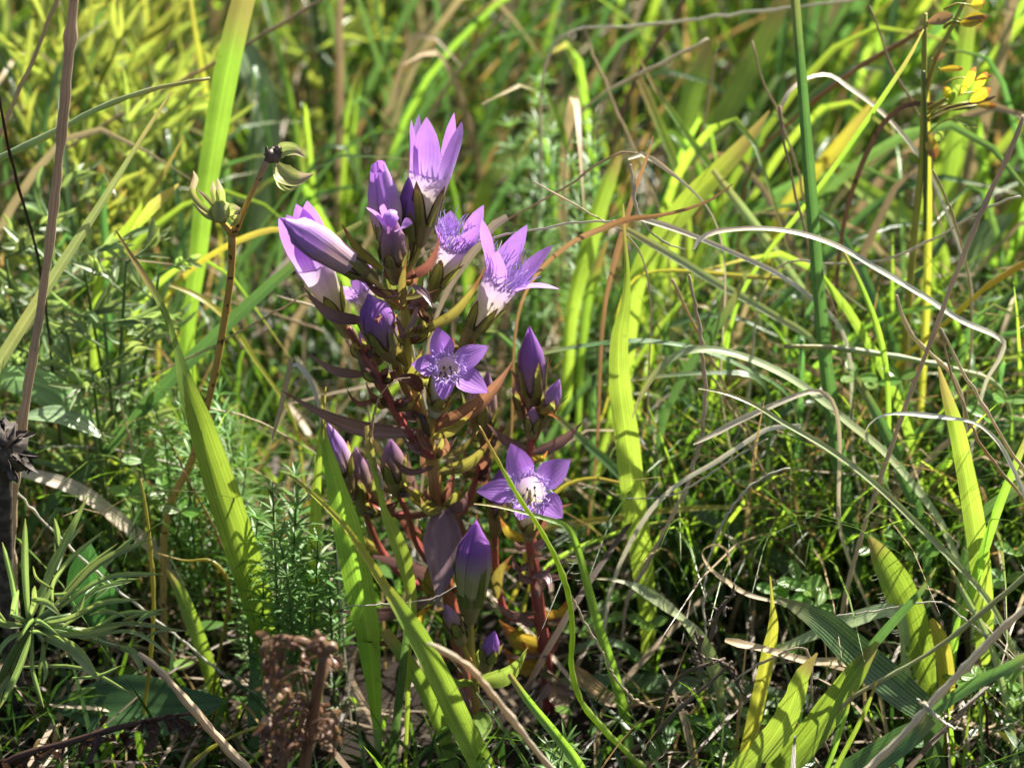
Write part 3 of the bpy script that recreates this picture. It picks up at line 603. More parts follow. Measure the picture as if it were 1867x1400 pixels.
B_('hairy green grass blade arching down from under the star flower', 'G', [(864, 918), (900, 922), (945, 932), (990, 944), (1032, 960), (1052, 1000), (1068, 1060), (1088, 1135), (1115, 1220), (1138, 1310), (1150, 1400)], [3, 5, 6, 9, 12, 14, 17, 20, 22, 22, 22], (-1.5, -.9, -1.4), roll=.5, fold=.3, hairs=60)
B_('tall broad yellow-green blade with crossing shadows, right of the gentian', 'GY', [(1136, 372), (1138, 425), (1143, 500), (1140, 555), (1130, 610), (1130, 700), (1142, 790), (1152, 880), (1162, 960), (1172, 1040), (1180, 1110), (1182, 1180)], [3, 7, 12, 20, 32, 40, 45, 45, 44, 40, 32, 26], (2.4, 2.0, 1.8), roll=[.1, .5, .1, 0, .1], fold=.1)
B_('narrow green stalk with fine hairs crossing below the short gentian', 'G', [(928, 1228), (965, 1280), (1010, 1335), (1060, 1405)], [10, 15, 18, 20], (-3.6, -4.2), fold=.3, hairs=20)
B_('blurred whitish stalk end leaning before the short gentian', 'CR', [(782, 1172), (812, 1188), (850, 1212), (890, 1256), (935, 1312), (975, 1365), (1010, 1410)], [16, 22, 22, 20, 19, 19, 19], (-9, -8), tube=True, name='dry_straw', cat='dry grass')
B_('thin grey strand lying across the purple lower leaves', 'S', [(626, 1105), (690, 1102), (745, 1098), (800, 1086), (832, 1068)], [3, 5, 6, 5, 3], (-2.4, -2.0), tube=True, name='dry_straw', cat='dry grass', root=False)
# --- dead strands right of the gentian flowers
B_('brown twisted dead blade sweeping over the tall broad blade', 'O', [(1336, 335), (1300, 362), (1255, 380), (1200, 393), (1140, 401), (1100, 416), (1050, 438), (1010, 468), (985, 492), (960, 530)], [2, 6, 9, 9, 14, 12, 10, 9, 8, 6], (2.2, 1.6, 3.5), roll=[.3, .9, .4, .2], name='dry_straw', cat='dry grass')
B_('grey dead stalk running level from behind the top flower', 'S', [(1180, 398), (1120, 403), (1060, 406), (1000, 414), (930, 428), (870, 440), (800, 450)], [8, 9, 8, 7, 7, 7, 6], (2.2, 2.6), tube=True, name='dry_straw', cat='dry grass', lean=.05)
B_('pale dead stalk slanting away under the silver arching strand', 'S', [(1160, 396), (1215, 412), (1270, 432), (1340, 462), (1420, 500), (1470, 535), (1520, 580)], [9, 12, 9, 9, 9, 9, 8], (2.4, 4), name='dry_straw', cat='dry grass')
B_('rusty pointed spike standing at the tip of the tall broad blade', 'O', [(1191, 248), (1178, 292), (1160, 340), (1143, 398), (1128, 450), (1110, 520)], [2, 6, 8, 10, 12, 8], (3, 4), name='dry_straw', cat='dry grass')
B_('white shining curled strand looping beside the rusty spike', 'CR', [(1145, 290), (1160, 280), (1180, 285), (1210, 305), (1245, 332), (1275, 360)], [5, 9, 11, 9, 6, 4], (3.6, 4.2), name='dry_straw', cat='dry grass')
B_('thin pale strand curving below the brown twisted blade', 'S', [(1150, 300), (1154, 340), (1162, 385), (1185, 422), (1220, 445), (1250, 455)], [5, 8, 7, 6, 6, 3], (3.2, 3.6), tube=True, name='dry_straw', cat='dry grass', root=False)
B_('long thin brown strand rising from the galium behind the fringed flower', 'D', [(1175, 282), (1130, 280), (1090, 300), (1040, 335), (990, 366), (930, 398), (880, 430)], [6, 7, 6, 6, 6, 5, 5], (4, 5), tube=True, name='dry_straw', cat='dry grass')
B_('short pale stick ending above the violet fringed flower', 'CR', [(972, 332), (1010, 352), (1045, 372), (1085, 395), (1120, 412)], [5, 6, 6, 6, 5], (3, 3.4), tube=True, name='dry_straw', cat='dry grass')
B_('bright white dry leaf strip between the two right-hand flowers', 'CR', [(925, 395), (895, 415), (870, 450), (840, 490), (815, 530), (800, 565)], [12, 18, 16, 14, 12, 8], (3.4, 3.0), roll=.3, name='dry_straw', cat='dry grass')
B_('silver arching dead strand with a bent elbow in the open grass', 'S', [(1265, 455), (1272, 440), (1295, 426), (1340, 418), (1400, 417), (1470, 428), (1530, 450), (1600, 490), (1680, 537), (1760, 588), (1815, 612), (1830, 624), (1824, 650), (1800, 690), (1790, 720)], [4, 9, 11, 9, 9, 10, 10, 11, 11, 11, 10, 11, 9, 8, 8], (1.6, 2, 3), roll=.3, name='dry_straw', cat='dry grass')
B_('arched grey-brown dead blade looping over the dark green stem', 'S', [(1422, 205), (1432, 178), (1455, 153), (1485, 139), (1510, 137), (1545, 158), (1600, 198), (1650, 250), (1690, 310), (1722, 380), (1745, 440), (1765, 500)], [7, 9, 10, 11, 10, 10, 10, 9, 9, 8, 8, 7], (6, 7, 8), roll=[.2, 1, .4, .3], name='dry_straw', cat='dry grass')
B_('thin dead stem dropping from the foot of the grey-brown arch', 'D', [(1422, 195), (1428, 250), (1445, 330), (1465, 410), (1490, 500), (1505, 525)], [7, 6, 6, 6, 5, 4], (6, 5), tube=True, name='dry_straw', cat='dry grass')
B_('long straight bluish-green grass stem taller than its neighbours', 'GB', [(1446, -40), (1454, 60), (1464, 180), (1473, 300), (1483, 420), (1492, 530), (1503, 650), (1520, 780), (1538, 900), (1556, 1010), (1575, 1100)], [18, 18, 20, 24, 24, 24, 26, 30, 32, 32, 28], (4.5, 3), fold=.3, roll=.2, name='grass_shoot', cat='grass')
B_('thin green spear with a pale tip crossing behind the arch', 'G', [(1684, 54), (1660, 100), (1620, 162), (1570, 235), (1510, 320), (1450, 398), (1400, 460), (1360, 520)], [3, 7, 9, 9, 9, 9, 8, 8], (5, 6), fold=.3, lean=.3)
B_('pale green blade bowing like a fishing rod, its tip pointing at the tall broad blade', 'GP', [(1153, 762), (1165, 730), (1185, 695), (1215, 660), (1250, 641), (1290, 637), (1340, 646), (1400, 668), (1470, 708), (1540, 765), (1610, 822), (1670, 890), (1710, 945), (1745, 1020), (1770, 1090)], [3, 9, 12, 14, 15, 15, 15, 16, 17, 17, 17, 17, 16, 15, 14], (1.2, 1.6, 1.0), roll=[.9, .4, .5, .6, .6])
B_('thin ribbed blade arching from a brown tip low across the right side', 'GP', [(1273, 708), (1310, 714), (1365, 733), (1430, 772), (1500, 812), (1565, 858), (1630, 915), (1690, 975), (1750, 1035), (1805, 1100), (1840, 1170), (1860, 1240)], [3, 6, 9, 11, 12, 13, 14, 14, 14, 13, 12, 12], (-.6, -1, -1.2), fold=.3, roll=.5)
B_('bluish blade lying almost level behind the budded top of the slender gentian', 'GB', [(930, 662), (1000, 642), (1070, 630), (1150, 622), (1220, 626), (1300, 645), (1360, 672), (1420, 705)], [4, 10, 13, 14, 13, 12, 11, 10], (3.2, 3.6), roll=.9)
B_('green blade bending over at a sharp knee below the fishing-rod blade', 'GB', [(1100, 702), (1160, 692), (1230, 684), (1310, 680), (1370, 685), (1395, 705), (1402, 740), (1400, 800)], [3, 7, 9, 11, 13, 13, 14, 14], (2.6, 3), roll=.7)
B_('cream coloured flat dead blade end pointing left in the dark gap', 'CR', [(1264, 810), (1300, 792), (1340, 770), (1390, 747), (1430, 730), (1470, 715)], [3, 11, 12, 11, 10, 9], (-.4, .6), name='dry_straw', cat='dry grass', root=True)
B_('slim pale tan strand sinking from the cream blade into the dark gap', 'S', [(1460, 776), (1400, 782), (1360, 806), (1300, 845), (1240, 880), (1195, 920), (1160, 970), (1130, 1030), (1110, 1090)], [8, 9, 9, 9, 8, 9, 9, 8, 7], (.6, .9), name='dry_straw', cat='dry grass')
B_('fine grey strand leading off the tan strand to the left', 'S', [(1400, 800), (1330, 840), (1270, 880), (1235, 900), (1190, 908), (1140, 908)], [4, 5, 5, 5, 4, 3], (.2, .5), tube=True, name='dry_straw', cat='dry grass', root=False)
B_('jointed upright dead stem with white shining stretches', 'CR', [(1256, 500), (1268, 560), (1278, 620), (1285, 690), (1284, 760), (1270, 830), (1250, 890), (1215, 960), (1180, 1030), (1150, 1080)], [6, 9, 9, 9, 10, 10, 9, 9, 9, 9], (2.2, 1.2), tube=True, name='dry_straw', cat='dry grass')
B_('grey bent stalk curving down right of the jointed dead stem', 'S', [(1440, 850), (1390, 872), (1350, 905), (1315, 960), (1295, 1010), (1285, 1060), (1283, 1110), (1290, 1170), (1310, 1240), (1330, 1310)], [8, 9, 10, 10, 10, 9, 9, 8, 8, 6], (.2, -.8), tube=True, name='dry_straw', cat='dry grass')
B_('yellow upright grass stem left of the yellow-leaved sprig', 'Y', [(1688, 150), (1690, 260), (1692, 370), (1691, 480), (1687, 600), (1682, 700)], [11, 13, 14, 14, 14, 12], (7, 6), name='grass_shoot', cat='grass', fold=.3)
B_('long tan dead stem slanting across the right side', 'TAN', [(1868, 210), (1842, 275), (1808, 345), (1770, 432), (1735, 520), (1698, 620), (1655, 730), (1618, 835), (1585, 930), (1558, 1020), (1540, 1090)], [10, 10, 10, 10, 9, 9, 8, 8, 9, 8, 8], (2.4, -.2), tube=True, name='dry_straw', cat='dry grass')
B_('bright upright green blade shaded at its foot, crossed by the fine grey arch', 'GY', [(1711, 668), (1724, 715), (1742, 775), (1758, 850), (1772, 925), (1782, 990), (1790, 1060), (1795, 1130)], [4, 18, 30, 34, 38, 40, 38, 34], (-.4, -.2), fold=.12)
B_('right limb of a sharply bent white straw at the edge of the meadow', 'CR', [(1715, 598), (1745, 655), (1790, 735), (1835, 810), (1880, 880)], [5, 8, 8, 8, 8], (-.8, -1), tube=True, name='dry_straw', cat='dry grass')
B_('left limb of a sharply bent white straw at the edge of the meadow', 'D', [(1715, 598), (1728, 660), (1752, 730), (1785, 805), (1825, 860), (1860, 900)], [4, 6, 6, 8, 8, 8], (-.8, -1), tube=True, name='dry_straw', cat='dry grass')
B_('fine grey arch with a flattened middle crossing the bright upright blade', 'S', [(1577, 788), (1588, 770), (1610, 757), (1650, 754), (1690, 757), (1730, 762), (1775, 770), (1815, 800), (1845, 850), (1872, 915)], [2, 3, 4, 7, 11, 7, 5, 8, 9, 9], (-1.2, -1.2), name='dry_straw', cat='dry grass', roll=.3)
B_('broad hairy green blade striped by shadows, tip torn', 'G', [(1585, 978), (1605, 1012), (1632, 1060), (1655, 1110), (1672, 1160), (1690, 1220), (1705, 1280), (1710, 1330)], [8, 40, 58, 60, 54, 48, 42, 36], (-.6, -1), fold=.14, hairs=70)
B_('yellowing short blade leaning on the broad hairy blade', 'Y', [(1698, 1128), (1712, 1160), (1722, 1205), (1726, 1255), (1722, 1310)], [10, 28, 32, 30, 26], (-1.4, -1.2), fold=.2)
B_('dark green broad blade with a pale tip slanting under the hairy blade', 'GB', [(1418, 1090), (1455, 1108), (1500, 1135), (1550, 1180), (1600, 1225), (1645, 1262), (1690, 1300)], [5, 26, 48, 62, 66, 62, 48], (-2, -2.6), roll=.2, fold=.1)
B_('blurred cream stalk crossing the lower right in front of everything', 'CR', [(1910, 1075), (1840, 1135), (1770, 1205), (1700, 1280), (1650, 1335), (1600, 1385), (1560, 1430)], [20, 22, 23, 24, 24, 25, 25], (-5.5, -7), tube=True, name='dry_straw', cat='dry grass')
B_('blurred short fork branching from the cream stalk', 'S', [(1755, 1330), (1730, 1322), (1705, 1303), (1685, 1285), (1674, 1275)], [9, 11, 12, 12, 8], (-6.4, -6.3), tube=True, name='dry_straw', cat='dry grass', root=False)
B_('thin green and white stalk rising to the right edge above the cream stalk', 'GP', [(1526, 1298), (1545, 1278), (1600, 1244), (1670, 1205), (1740, 1158), (1800, 1108), (1860, 1058), (1900, 1020)], [4, 9, 9, 9, 10, 10, 10, 10], (-4, -3), tube=True, name='grass_shoot', cat='grass')
B_('clear yellow blade with a withered orange end, lower right', 'Y', [(1404, 1050), (1408, 1100), (1410, 1135), (1402, 1185), (1388, 1250), (1375, 1310), (1362, 1370), (1350, 1420)], [3, 7, 18, 26, 27, 27, 27, 26], (-2, -2.4), fold=.16)
B_('ragged yellow-green blade with a rusty edge beside the clear yellow blade', 'GY', [(1490, 1190), (1466, 1225), (1445, 1280), (1420, 1330), (1385, 1375), (1340, 1425)], [4, 26, 42, 48, 50, 50], (-3, -3.6), fold=.1, edge=.08)
B_('dark green broad blade rising below the ragged yellow-green blade', 'G', [(1600, 1170), (1560, 1225), (1515, 1290), (1465, 1355), (1410, 1420)], [10, 40, 54, 56, 54], (-2.6, -3.2), fold=.14)
B_('shaded green blade along the bottom beneath the cream stalk', 'GB', [(1700, 1310), (1650, 1345), (1590, 1385), (1530, 1425)], [20, 50, 56, 54], (-3.5, -4), fold=.12)
B_('olive narrow blade leaning right over the dark green broad blade', 'GB', [(1706, 1035), (1680, 1075), (1640, 1120), (1600, 1165), (1560, 1215)], [3, 12, 18, 20, 18], (-2.6, -2.6), roll=.3)
B_('twisted pale green blade with a white tip below the tall broad blade', 'GP', [(1082, 1054), (1110, 1056), (1140, 1062), (1175, 1078), (1215, 1105), (1245, 1130), (1272, 1160), (1292, 1195), (1305, 1230), (1312, 1265)], [3, 6, 9, 20, 24, 18, 26, 30, 24, 16], (-.6, -1), roll=[.3, .8, .1, .9, .2, .3])
B_('shaded green blade lying flat on the litter below the dried sprig', 'GB', [(1000, 1247), (1080, 1246), (1170, 1246), (1260, 1252), (1350, 1262), (1430, 1276), (1500, 1290)], [20, 36, 40, 42, 42, 42, 40], (.6, .2), roll=.7, root=True)
B_('bluish small blade arching near the rusty curled leaf', 'GB', [(1010, 1240), (1028, 1210), (1055, 1182), (1090, 1168), (1130, 1174), (1165, 1200), (1195, 1245), (1215, 1290)], [5, 9, 11, 13, 16, 20, 22, 20], (.2, .8), roll=.5)
B_('rusty curled dead leaf on the litter right of the slender gentian', 'O', [(1040, 1210), (1062, 1235), (1088, 1260), (1120, 1278), (1160, 1282), (1200, 1274)], [6, 30, 34, 26, 14, 4], (-.2, -.4), roll=[.3, .5, 1], name='dead_foliage', cat='dead leaf', root=False)
B_('thin white straw sagging in a bow across the rusty curled leaf', 'CR', [(1035, 1075), (1062, 1125), (1095, 1185), (1125, 1240), (1155, 1272), (1190, 1290), (1225, 1284), (1250, 1268), (1266, 1255)], [5, 7, 7, 8, 8, 8, 8, 7, 4], (-1.4, -2), tube=True, name='dry_straw', cat='dry grass', root=False)
B_('pale wavy dead blade end left of the ragged yellow-green blade', 'D', [(1322, 1166), (1345, 1172), (1390, 1182), (1440, 1196), (1480, 1205), (1530, 1206), (1555, 1215)], [8, 16, 13, 13, 14, 14, 8], (-2.6, -2.2), roll=[.2, .6, .2], name='dry_straw', cat='dry grass')
B_('stiff pale straw forking below the pale wavy blade end', 'CR', [(1340, 1240), (1370, 1218), (1410, 1198), (1450, 1180)], [4, 7, 8, 6], (-2.6, -2.4), tube=True, name='dry_straw', cat='dry grass')
B_('tan dead blade curling into a hook above the pale wavy blade', 'D', [(1330, 1030), (1322, 1000), (1302, 992), (1280, 1004), (1290, 1030), (1325, 1060), (1360, 1082), (1410, 1096), (1440, 1104), (1480, 1128)], [3, 6, 7, 5, 7, 11, 9, 6, 6, 4], (-.8, -1.4), roll=[.3, 1, .5], name='dry_straw', cat='dry grass')
B_('thin bowed dead strand with a kink above the broad hairy blade', 'S', [(1500, 1125), (1560, 1118), (1620, 1108), (1680, 1098), (1712, 1097), (1755, 1125), (1800, 1160), (1845, 1200), (1890, 1245)], [5, 6, 6, 6, 6, 6, 8, 8, 8], (-1.6, -2), tube=True, name='dry_straw', cat='dry grass')
B_('pale folded leaf blade behind the dark green broad blade', 'GP', [(1390, 1195), (1440, 1175), (1500, 1150), (1560, 1128), (1620, 1112)], [4, 14, 24, 30, 26], (-1.2, -1), roll=.5)
B_('thin green sedge blade leaning right at the bottom right corner', 'GP', [(1735, 1040), (1765, 1095), (1800, 1160), (1825, 1240), (1842, 1320), (1855, 1420)], [6, 10, 12, 12, 13, 14], (-1.6, -2.4), fold=.3)
B_('green blade rising to the right edge over the cream stalk', 'GB', [(1900, 1180), (1840, 1215), (1770, 1250), (1710, 1290), (1660, 1330)], [18, 20, 22, 22, 18], (-3.2, -3), fold=.25)
B_('slim green blade standing in the right edge tangle', 'G', [(1880, 780), (1850, 850), (1822, 920), (1795, 1000), (1770, 1080), (1745, 1150)], [8, 14, 17, 18, 18, 16], (-.4, -.6), fold=.2)
B_('broad bluish blade bowing behind the slim green blade on the right edge', 'GB', [(1900, 880), (1850, 895), (1800, 930), (1770, 980), (1755, 1050), (1745, 1120)], [14, 24, 28, 26, 22, 18], (.4, .2), roll=.4)
B_('thin green shoot leaning below the dark broad blade', 'G', [(1598, 1240), (1580, 1290), (1550, 1350), (1520, 1410)], [4, 8, 9, 9], (-3.8, -4), fold=.3)
B_('second thin green shoot parallel to the shaded bottom blade', 'G', [(1555, 1260), (1540, 1310), (1520, 1370), (1500, 1420)], [4, 7, 8, 8], (-3.8, -4.2), fold=.3)
# --- left side
B_('tall bright blade standing behind the spotted forked stem', 'G', [(455, -40), (432, 50), (412, 140), (396, 230), (382, 310), (370, 390), (360, 480), (345, 580), (338, 660)], [40, 44, 46, 44, 40, 36, 32, 28, 24], (9, 7), fold=.22)
B_('pale flaking broad blade hanging behind the tall bright blade', 'MINT', [(430, 60), (455, 110), (480, 180), (490, 250), (484, 330), (470, 420), (450, 520)], [26, 46, 50, 46, 40, 36, 30], (19, 15), fold=.1)
B_('pale green stem with a pinkish white end slanting across the upper left', 'GP', [(383, 143), (340, 150), (290, 160), (230, 178), (170, 203), (100, 240), (30, 274), (-40, 310)], [6, 8, 9, 11, 12, 13, 14, 14], (3.5, 4), tube=True, name='grass_shoot', cat='grass')
B_('grey-tipped green stem crossing the thick tan stem', 'GP', [(312, 168), (280, 218), (238, 285), (195, 355), (150, 425), (100, 502), (50, 580), (0, 660), (-30, 710)], [4, 7, 9, 13, 17, 20, 22, 24, 24], (1.8, 2.2), fold=.3, name='grass_shoot', cat='grass')
B_('long flat bluish blade slanting down behind the broad folded-tip blade', 'GB', [(660, 405), (600, 440), (540, 480), (470, 540), (400, 605), (330, 672), (260, 745), (190, 820), (120, 890), (60, 950)], [8, 14, 18, 22, 24, 26, 26, 26, 26, 22], (4.4, 3.6), fold=.12, roll=.2)
B_('yellow blade curving behind the left gentian bud', 'Y', [(540, 420), (500, 418), (450, 432), (400, 456), (360, 482), (320, 520)], [8, 12, 13, 12, 11, 10], (6.4, 7), roll=.5)
B_('thin yellow arc left of the spotted stem', 'Y', [(310, 520), (345, 532), (390, 560), (430, 602), (465, 655), (500, 705), (520, 735)], [6, 10, 12, 11, 9, 7, 6], (5.4, 4.8), roll=.4)
B_('long straight tan straw slanting across the whole upper left', 'D', [(620, -20), (540, 28), (450, 80), (360, 132), (250, 195), (140, 260), (60, 310), (-40, 365)], [8, 9, 10, 10, 10, 10, 10, 10], (13, 12), tube=True, name='dry_straw', cat='dry grass')
B_('thin grey straw slanting from the gentian towards lower left', 'D', [(560, 535), (490, 575), (420, 615), (340, 655), (260, 690), (195, 715)], [5, 6, 6, 6, 5, 4], (3.4, 4.2), tube=True, name='dry_straw', cat='dry grass')
B_('broken whitish stick just left of the open white-tubed flower', 'CR', [(505, 540), (530, 548), (560, 556), (590, 562)], [7, 9, 9, 7], (4.2, 4), tube=True, name='dry_straw', cat='dry grass')
B_('faded straw lying below the broken whitish stick', 'D', [(590, 605), (540, 585), (480, 565), (400, 545), (320, 535)], [8, 10, 9, 8, 7], (8, 9), tube=True, name='dry_straw', cat='dry grass')
B_('pale straw-coloured wide blade drooping behind the feathery herb', 'CR', [(30, 858), (85, 872), (140, 892), (190, 925), (235, 962), (280, 1000), (310, 1030)], [18, 24, 28, 26, 26, 24, 18], (2.6, 2.2), roll=.4, name='dry_straw', cat='dry grass')
B_('straight grey-violet straw slanting down behind the feathery herb', 'S', [(-10, 850), (60, 930), (140, 1010), (220, 1080), (310, 1150), (400, 1222), (500, 1300)], [7, 8, 9, 9, 9, 9, 8], (.6, -.6), tube=True, name='dry_straw', cat='dry grass')
B_('tan dead stalk sloping over the large oval leaf', 'TAN', [(252, 1190), (290, 1222), (335, 1272), (380, 1325), (430, 1380), (470, 1425)], [10, 14, 16, 17, 17, 17], (-4.6, -5), tube=True, name='dry_straw', cat='dry grass')
B_('plain green blade rising between oval leaf and broad blade', 'G', [(303, 1038), (330, 1082), (352, 1135), (375, 1200), (392, 1260), (405, 1320)], [6, 22, 28, 28, 26, 22], (.6, -.4), fold=.14)
B_('thin yellow stem rising through the feathery herb', 'Y', [(256, 870), (268, 940), (276, 1020), (280, 1100), (274, 1200), (262, 1300), (248, 1410)], [3, 6, 8, 8, 7, 6, 6], (.2, -2), tube=True, name='grass_shoot', cat='grass')
B_('fine yellow-green arc left of the bedstraw', 'Y', [(285, 1008), (340, 1022), (385, 1022), (412, 1050), (416, 1100), (402, 1180), (390, 1260)], [2, 4, 6, 8, 7, 6, 5], (.2, -.4), tube=True, name='grass_shoot', cat='grass')
B_('thin reddish strand running into the broad folded-tip blade', 'O', [(332, 855), (360, 905), (385, 950), (405, 995), (425, 1040)], [3, 5, 6, 6, 5], (1.2, 1), tube=True, name='dry_straw', cat='dry grass')
B_('low bent tan strand beneath the long bluish blade', 'S', [(70, 815), (150, 815), (230, 824), (300, 842), (370, 865), (430, 890)], [4, 7, 8, 8, 7, 5], (4, 3.4), tube=True, name='dry_straw', cat='dry grass')
B_('pale strand running right from the spotted stem to the purple leaf', 'CR', [(378, 745), (420, 752), (470, 768), (530, 800), (580, 830)], [5, 6, 6, 5, 4], (2.2, 2.6), tube=True, name='dry_straw', cat='dry grass')
B_('small upright straw in the bedstraw left of the broad blade', 'D', [(217, 725), (228, 770), (240, 815), (250, 860)], [3, 5, 6, 5], (3.2, 3), tube=True, name='dry_straw', cat='dry grass')
B_('small brown straw in front of the bedstraw', 'O', [(290, 775), (310, 810), (328, 840), (345, 880)], [3, 5, 7, 6], (2.6, 2.4), tube=True, name='dry_straw', cat='dry grass')
B_('thin dark stem leaning at the left edge', 'DKB', [(-5, 150), (8, 230), (25, 310), (45, 380), (62, 440)], [6, 7, 8, 8, 7], (3, 4), tube=True, name='dry_straw', cat='dry grass')
B_('tan straw left of the thick tan stem', 'D', [(112, -20), (85, 50), (50, 130), (10, 220), (-25, 300)], [9, 9, 9, 9, 9], (6, 6), tube=True, name='dry_straw', cat='dry grass')
B_('rust-tipped bright blade below the grey-tipped stem', 'GO', [(335, 248), (310, 295), (280, 345), (250, 390), (222, 432), (190, 490)], [3, 7, 9, 12, 16, 18], (6.5, 7))
B_('bright yellow-green blade pointing right behind the folded tip', 'GY', [(326, 336), (300, 358), (265, 390), (235, 420), (200, 460)], [3, 18, 24, 24, 20], (6.8, 8))
B_('orange upright thin blade left of the tall bright blade', 'Y', [(345, -20), (355, 50), (365, 110), (375, 170), (383, 225)], [7, 8, 11, 12, 8], (14, 14))
B_('thin yellow shoot at the foot of the brown seed head', 'Y', [(500, 1315), (440, 1335), (390, 1360), (350, 1390), (330, 1420)], [3, 6, 7, 7, 7], (-3, -3.6), tube=True, name='grass_shoot', cat='grass')
B_('yellow-green shoot leaning right past the brown seed head', 'GY', [(560, 1290), (510, 1340), (460, 1385), (430, 1420)], [3, 8, 9, 9], (-2.4, -3), tube=True, name='grass_shoot', cat='grass')
B_('broad green blade in shade at the left of the dark blade foot', 'GB', [(470, 1130), (468, 1200), (465, 1280), (462, 1360)], [14, 24, 26, 22], (.4, -1), fold=.14)
B_('green blade in the shade behind the yellow-green broad blade', 'G', [(700, 1150), (750, 1215), (790, 1290), (815, 1360), (830, 1420)], [20, 26, 28, 26, 24], (-1.2, -2), fold=.16)
# --- upper right, behind
for i, (lab, k, pts, wd, Y) in enumerate([
    ('sunlit wide blade under the bent grey straw', 'GY', [(1292, 70), (1275, 130), (1256, 200), (1240, 270), (1222, 340)], [16, 34, 38, 34, 26], (17, 15)),
    ('long yellow blade leaning far right beside the bluish-green stem', 'GY', [(1440, -30), (1405, 50), (1365, 130), (1325, 205), (1285, 275), (1250, 340)], [26, 36, 40, 40, 36, 30], (17, 14)),
    ('crisp sunlit blade with a brown point left of the bluish-green stem', 'GY', [(1403, 202), (1375, 240), (1340, 280), (1300, 322), (1262, 360), (1225, 405), (1190, 450)], [3, 20, 30, 38, 42, 42, 38], (9, 8)),
    ('bright blade topped by a bent brown dead end', 'GY', [(1136, 250), (1122, 295), (1104, 345), (1086, 400), (1070, 460), (1050, 530)], [8, 22, 30, 34, 34, 28], (10, 9)),
    ('wide green blade bowing right in front of the yellow stem', 'GY', [(1500, 285), (1540, 322), (1590, 358), (1640, 390), (1690, 420)], [10, 28, 36, 36, 28], (12, 12)),
    ('glowing upright blade behind the yellow-leaved sprig', 'G', [(1780, -30), (1762, 70), (1750, 170), (1738, 270), (1722, 360), (1705, 440)], [28, 30, 32, 32, 32, 28], (13, 11)),
    ('yellow blade with a withered red tip behind the grey-brown arch', 'Y', [(1596, 180), (1560, 226), (1520, 275), (1480, 320), (1440, 365)], [5, 22, 26, 26, 22], (12, 12)),
    ('wide soft blade catching the sun above the bedstraw tips', 'GY', [(1098, 120), (1060, 170), (1010, 220), (955, 268), (900, 320)], [8, 30, 38, 38, 30], (20, 17)),
    ('narrow green blade slanting down from the knot of straws', 'G', [(1165, 105), (1195, 160), (1230, 212), (1268, 268), (1310, 325), (1350, 380), (1400, 450)], [4, 10, 13, 14, 14, 13, 12], (11, 9)),
    ('narrow bright blade behind the bent grey straw', 'GY', [(1155, 120), (1178, 170), (1200, 222), (1222, 275), (1240, 325)], [8, 16, 17, 16, 12], (14, 12)),
    ('pale ribbed stem slanting beneath the brown twisted blade', 'GP', [(1130, 412), (1180, 440), (1240, 475), (1300, 512), (1360, 545), (1420, 580), (1470, 610)], [10, 14, 15, 15, 15, 14, 12], (4.4, 5)),
    ('green narrow blade sloping right towards the bluish-green stem', 'GP', [(1300, 310), (1350, 375), (1400, 440), (1450, 510), (1490, 570)], [10, 16, 16, 15, 12], (8, 8)),
    ('long dark blade falling right from the silver arch', 'G', [(1530, 445), (1555, 490), (1580, 545), (1600, 600), (1612, 650), (1618, 700)], [4, 9, 11, 12, 12, 10], (2.4, 3)),
    ('orange-edged olive blade behind the tall broad blade', 'GO', [(1105, 440), (1088, 490), (1074, 540), (1066, 590), (1060, 640)], [6, 20, 26, 24, 16], (8, 8)),
    ('yellow blade lying level among the jointed dead stems', 'Y', [(1425, 508), (1370, 505), (1310, 500), (1240, 494), (1190, 495)], [6, 10, 10, 8, 5], (5, 6)),
    ('bluish blade leaning left across the jointed dead stem', 'GB', [(1360, 500), (1330, 560), (1290, 620), (1250, 680), (1220, 740)], [8, 14, 17, 17, 14], (4.4, 4)),
    ('long green blade sloping right below the fishing-rod blade', 'GB', [(1560, 690), (1590, 740), (1620, 800), (1650, 880), (1680, 950), (1690, 1020)], [14, 18, 20, 22, 22, 18], (2.4, 2)),
    ('yellow-green level blade behind the slender gentian star', 'Y', [(1400, 925), (1300, 925), (1200, 932), (1120, 945), (1040, 955), (980, 970)], [5, 9, 11, 12, 12, 10], (3, 3.4)),
    ('thin green level blade below the yellow-green level blade', 'GY', [(1250, 945), (1170, 958), (1100, 980), (1040, 1005), (1000, 1030)], [3, 6, 7, 8, 7], (2.2, 2.6)),
    ('thin yellow arc rising from behind the slender gentian star', 'Y', [(1130, 880), (1080, 872), (1040, 880), (1005, 905), (985, 940)], [6, 8, 8, 7, 6], (2.4, 2.4)),
    ('shaded green blade fanning right of the slender gentian', 'GB', [(1010, 755), (1060, 800), (1110, 845), (1160, 895), (1210, 950), (1280, 1020)], [10, 15, 17, 18, 18, 16], (4, 3.4)),
    ('wide dark blade crossing the dim gap on the right', 'GB', [(1180, 880), (1250, 915), (1320, 955), (1390, 1000), (1450, 1050)], [12, 26, 34, 34, 26], (4.4, 3.4)),
]):
    B_(lab, k, pts, wd, Y, roll=U(-.3, .5), fold=U(.1, .25))
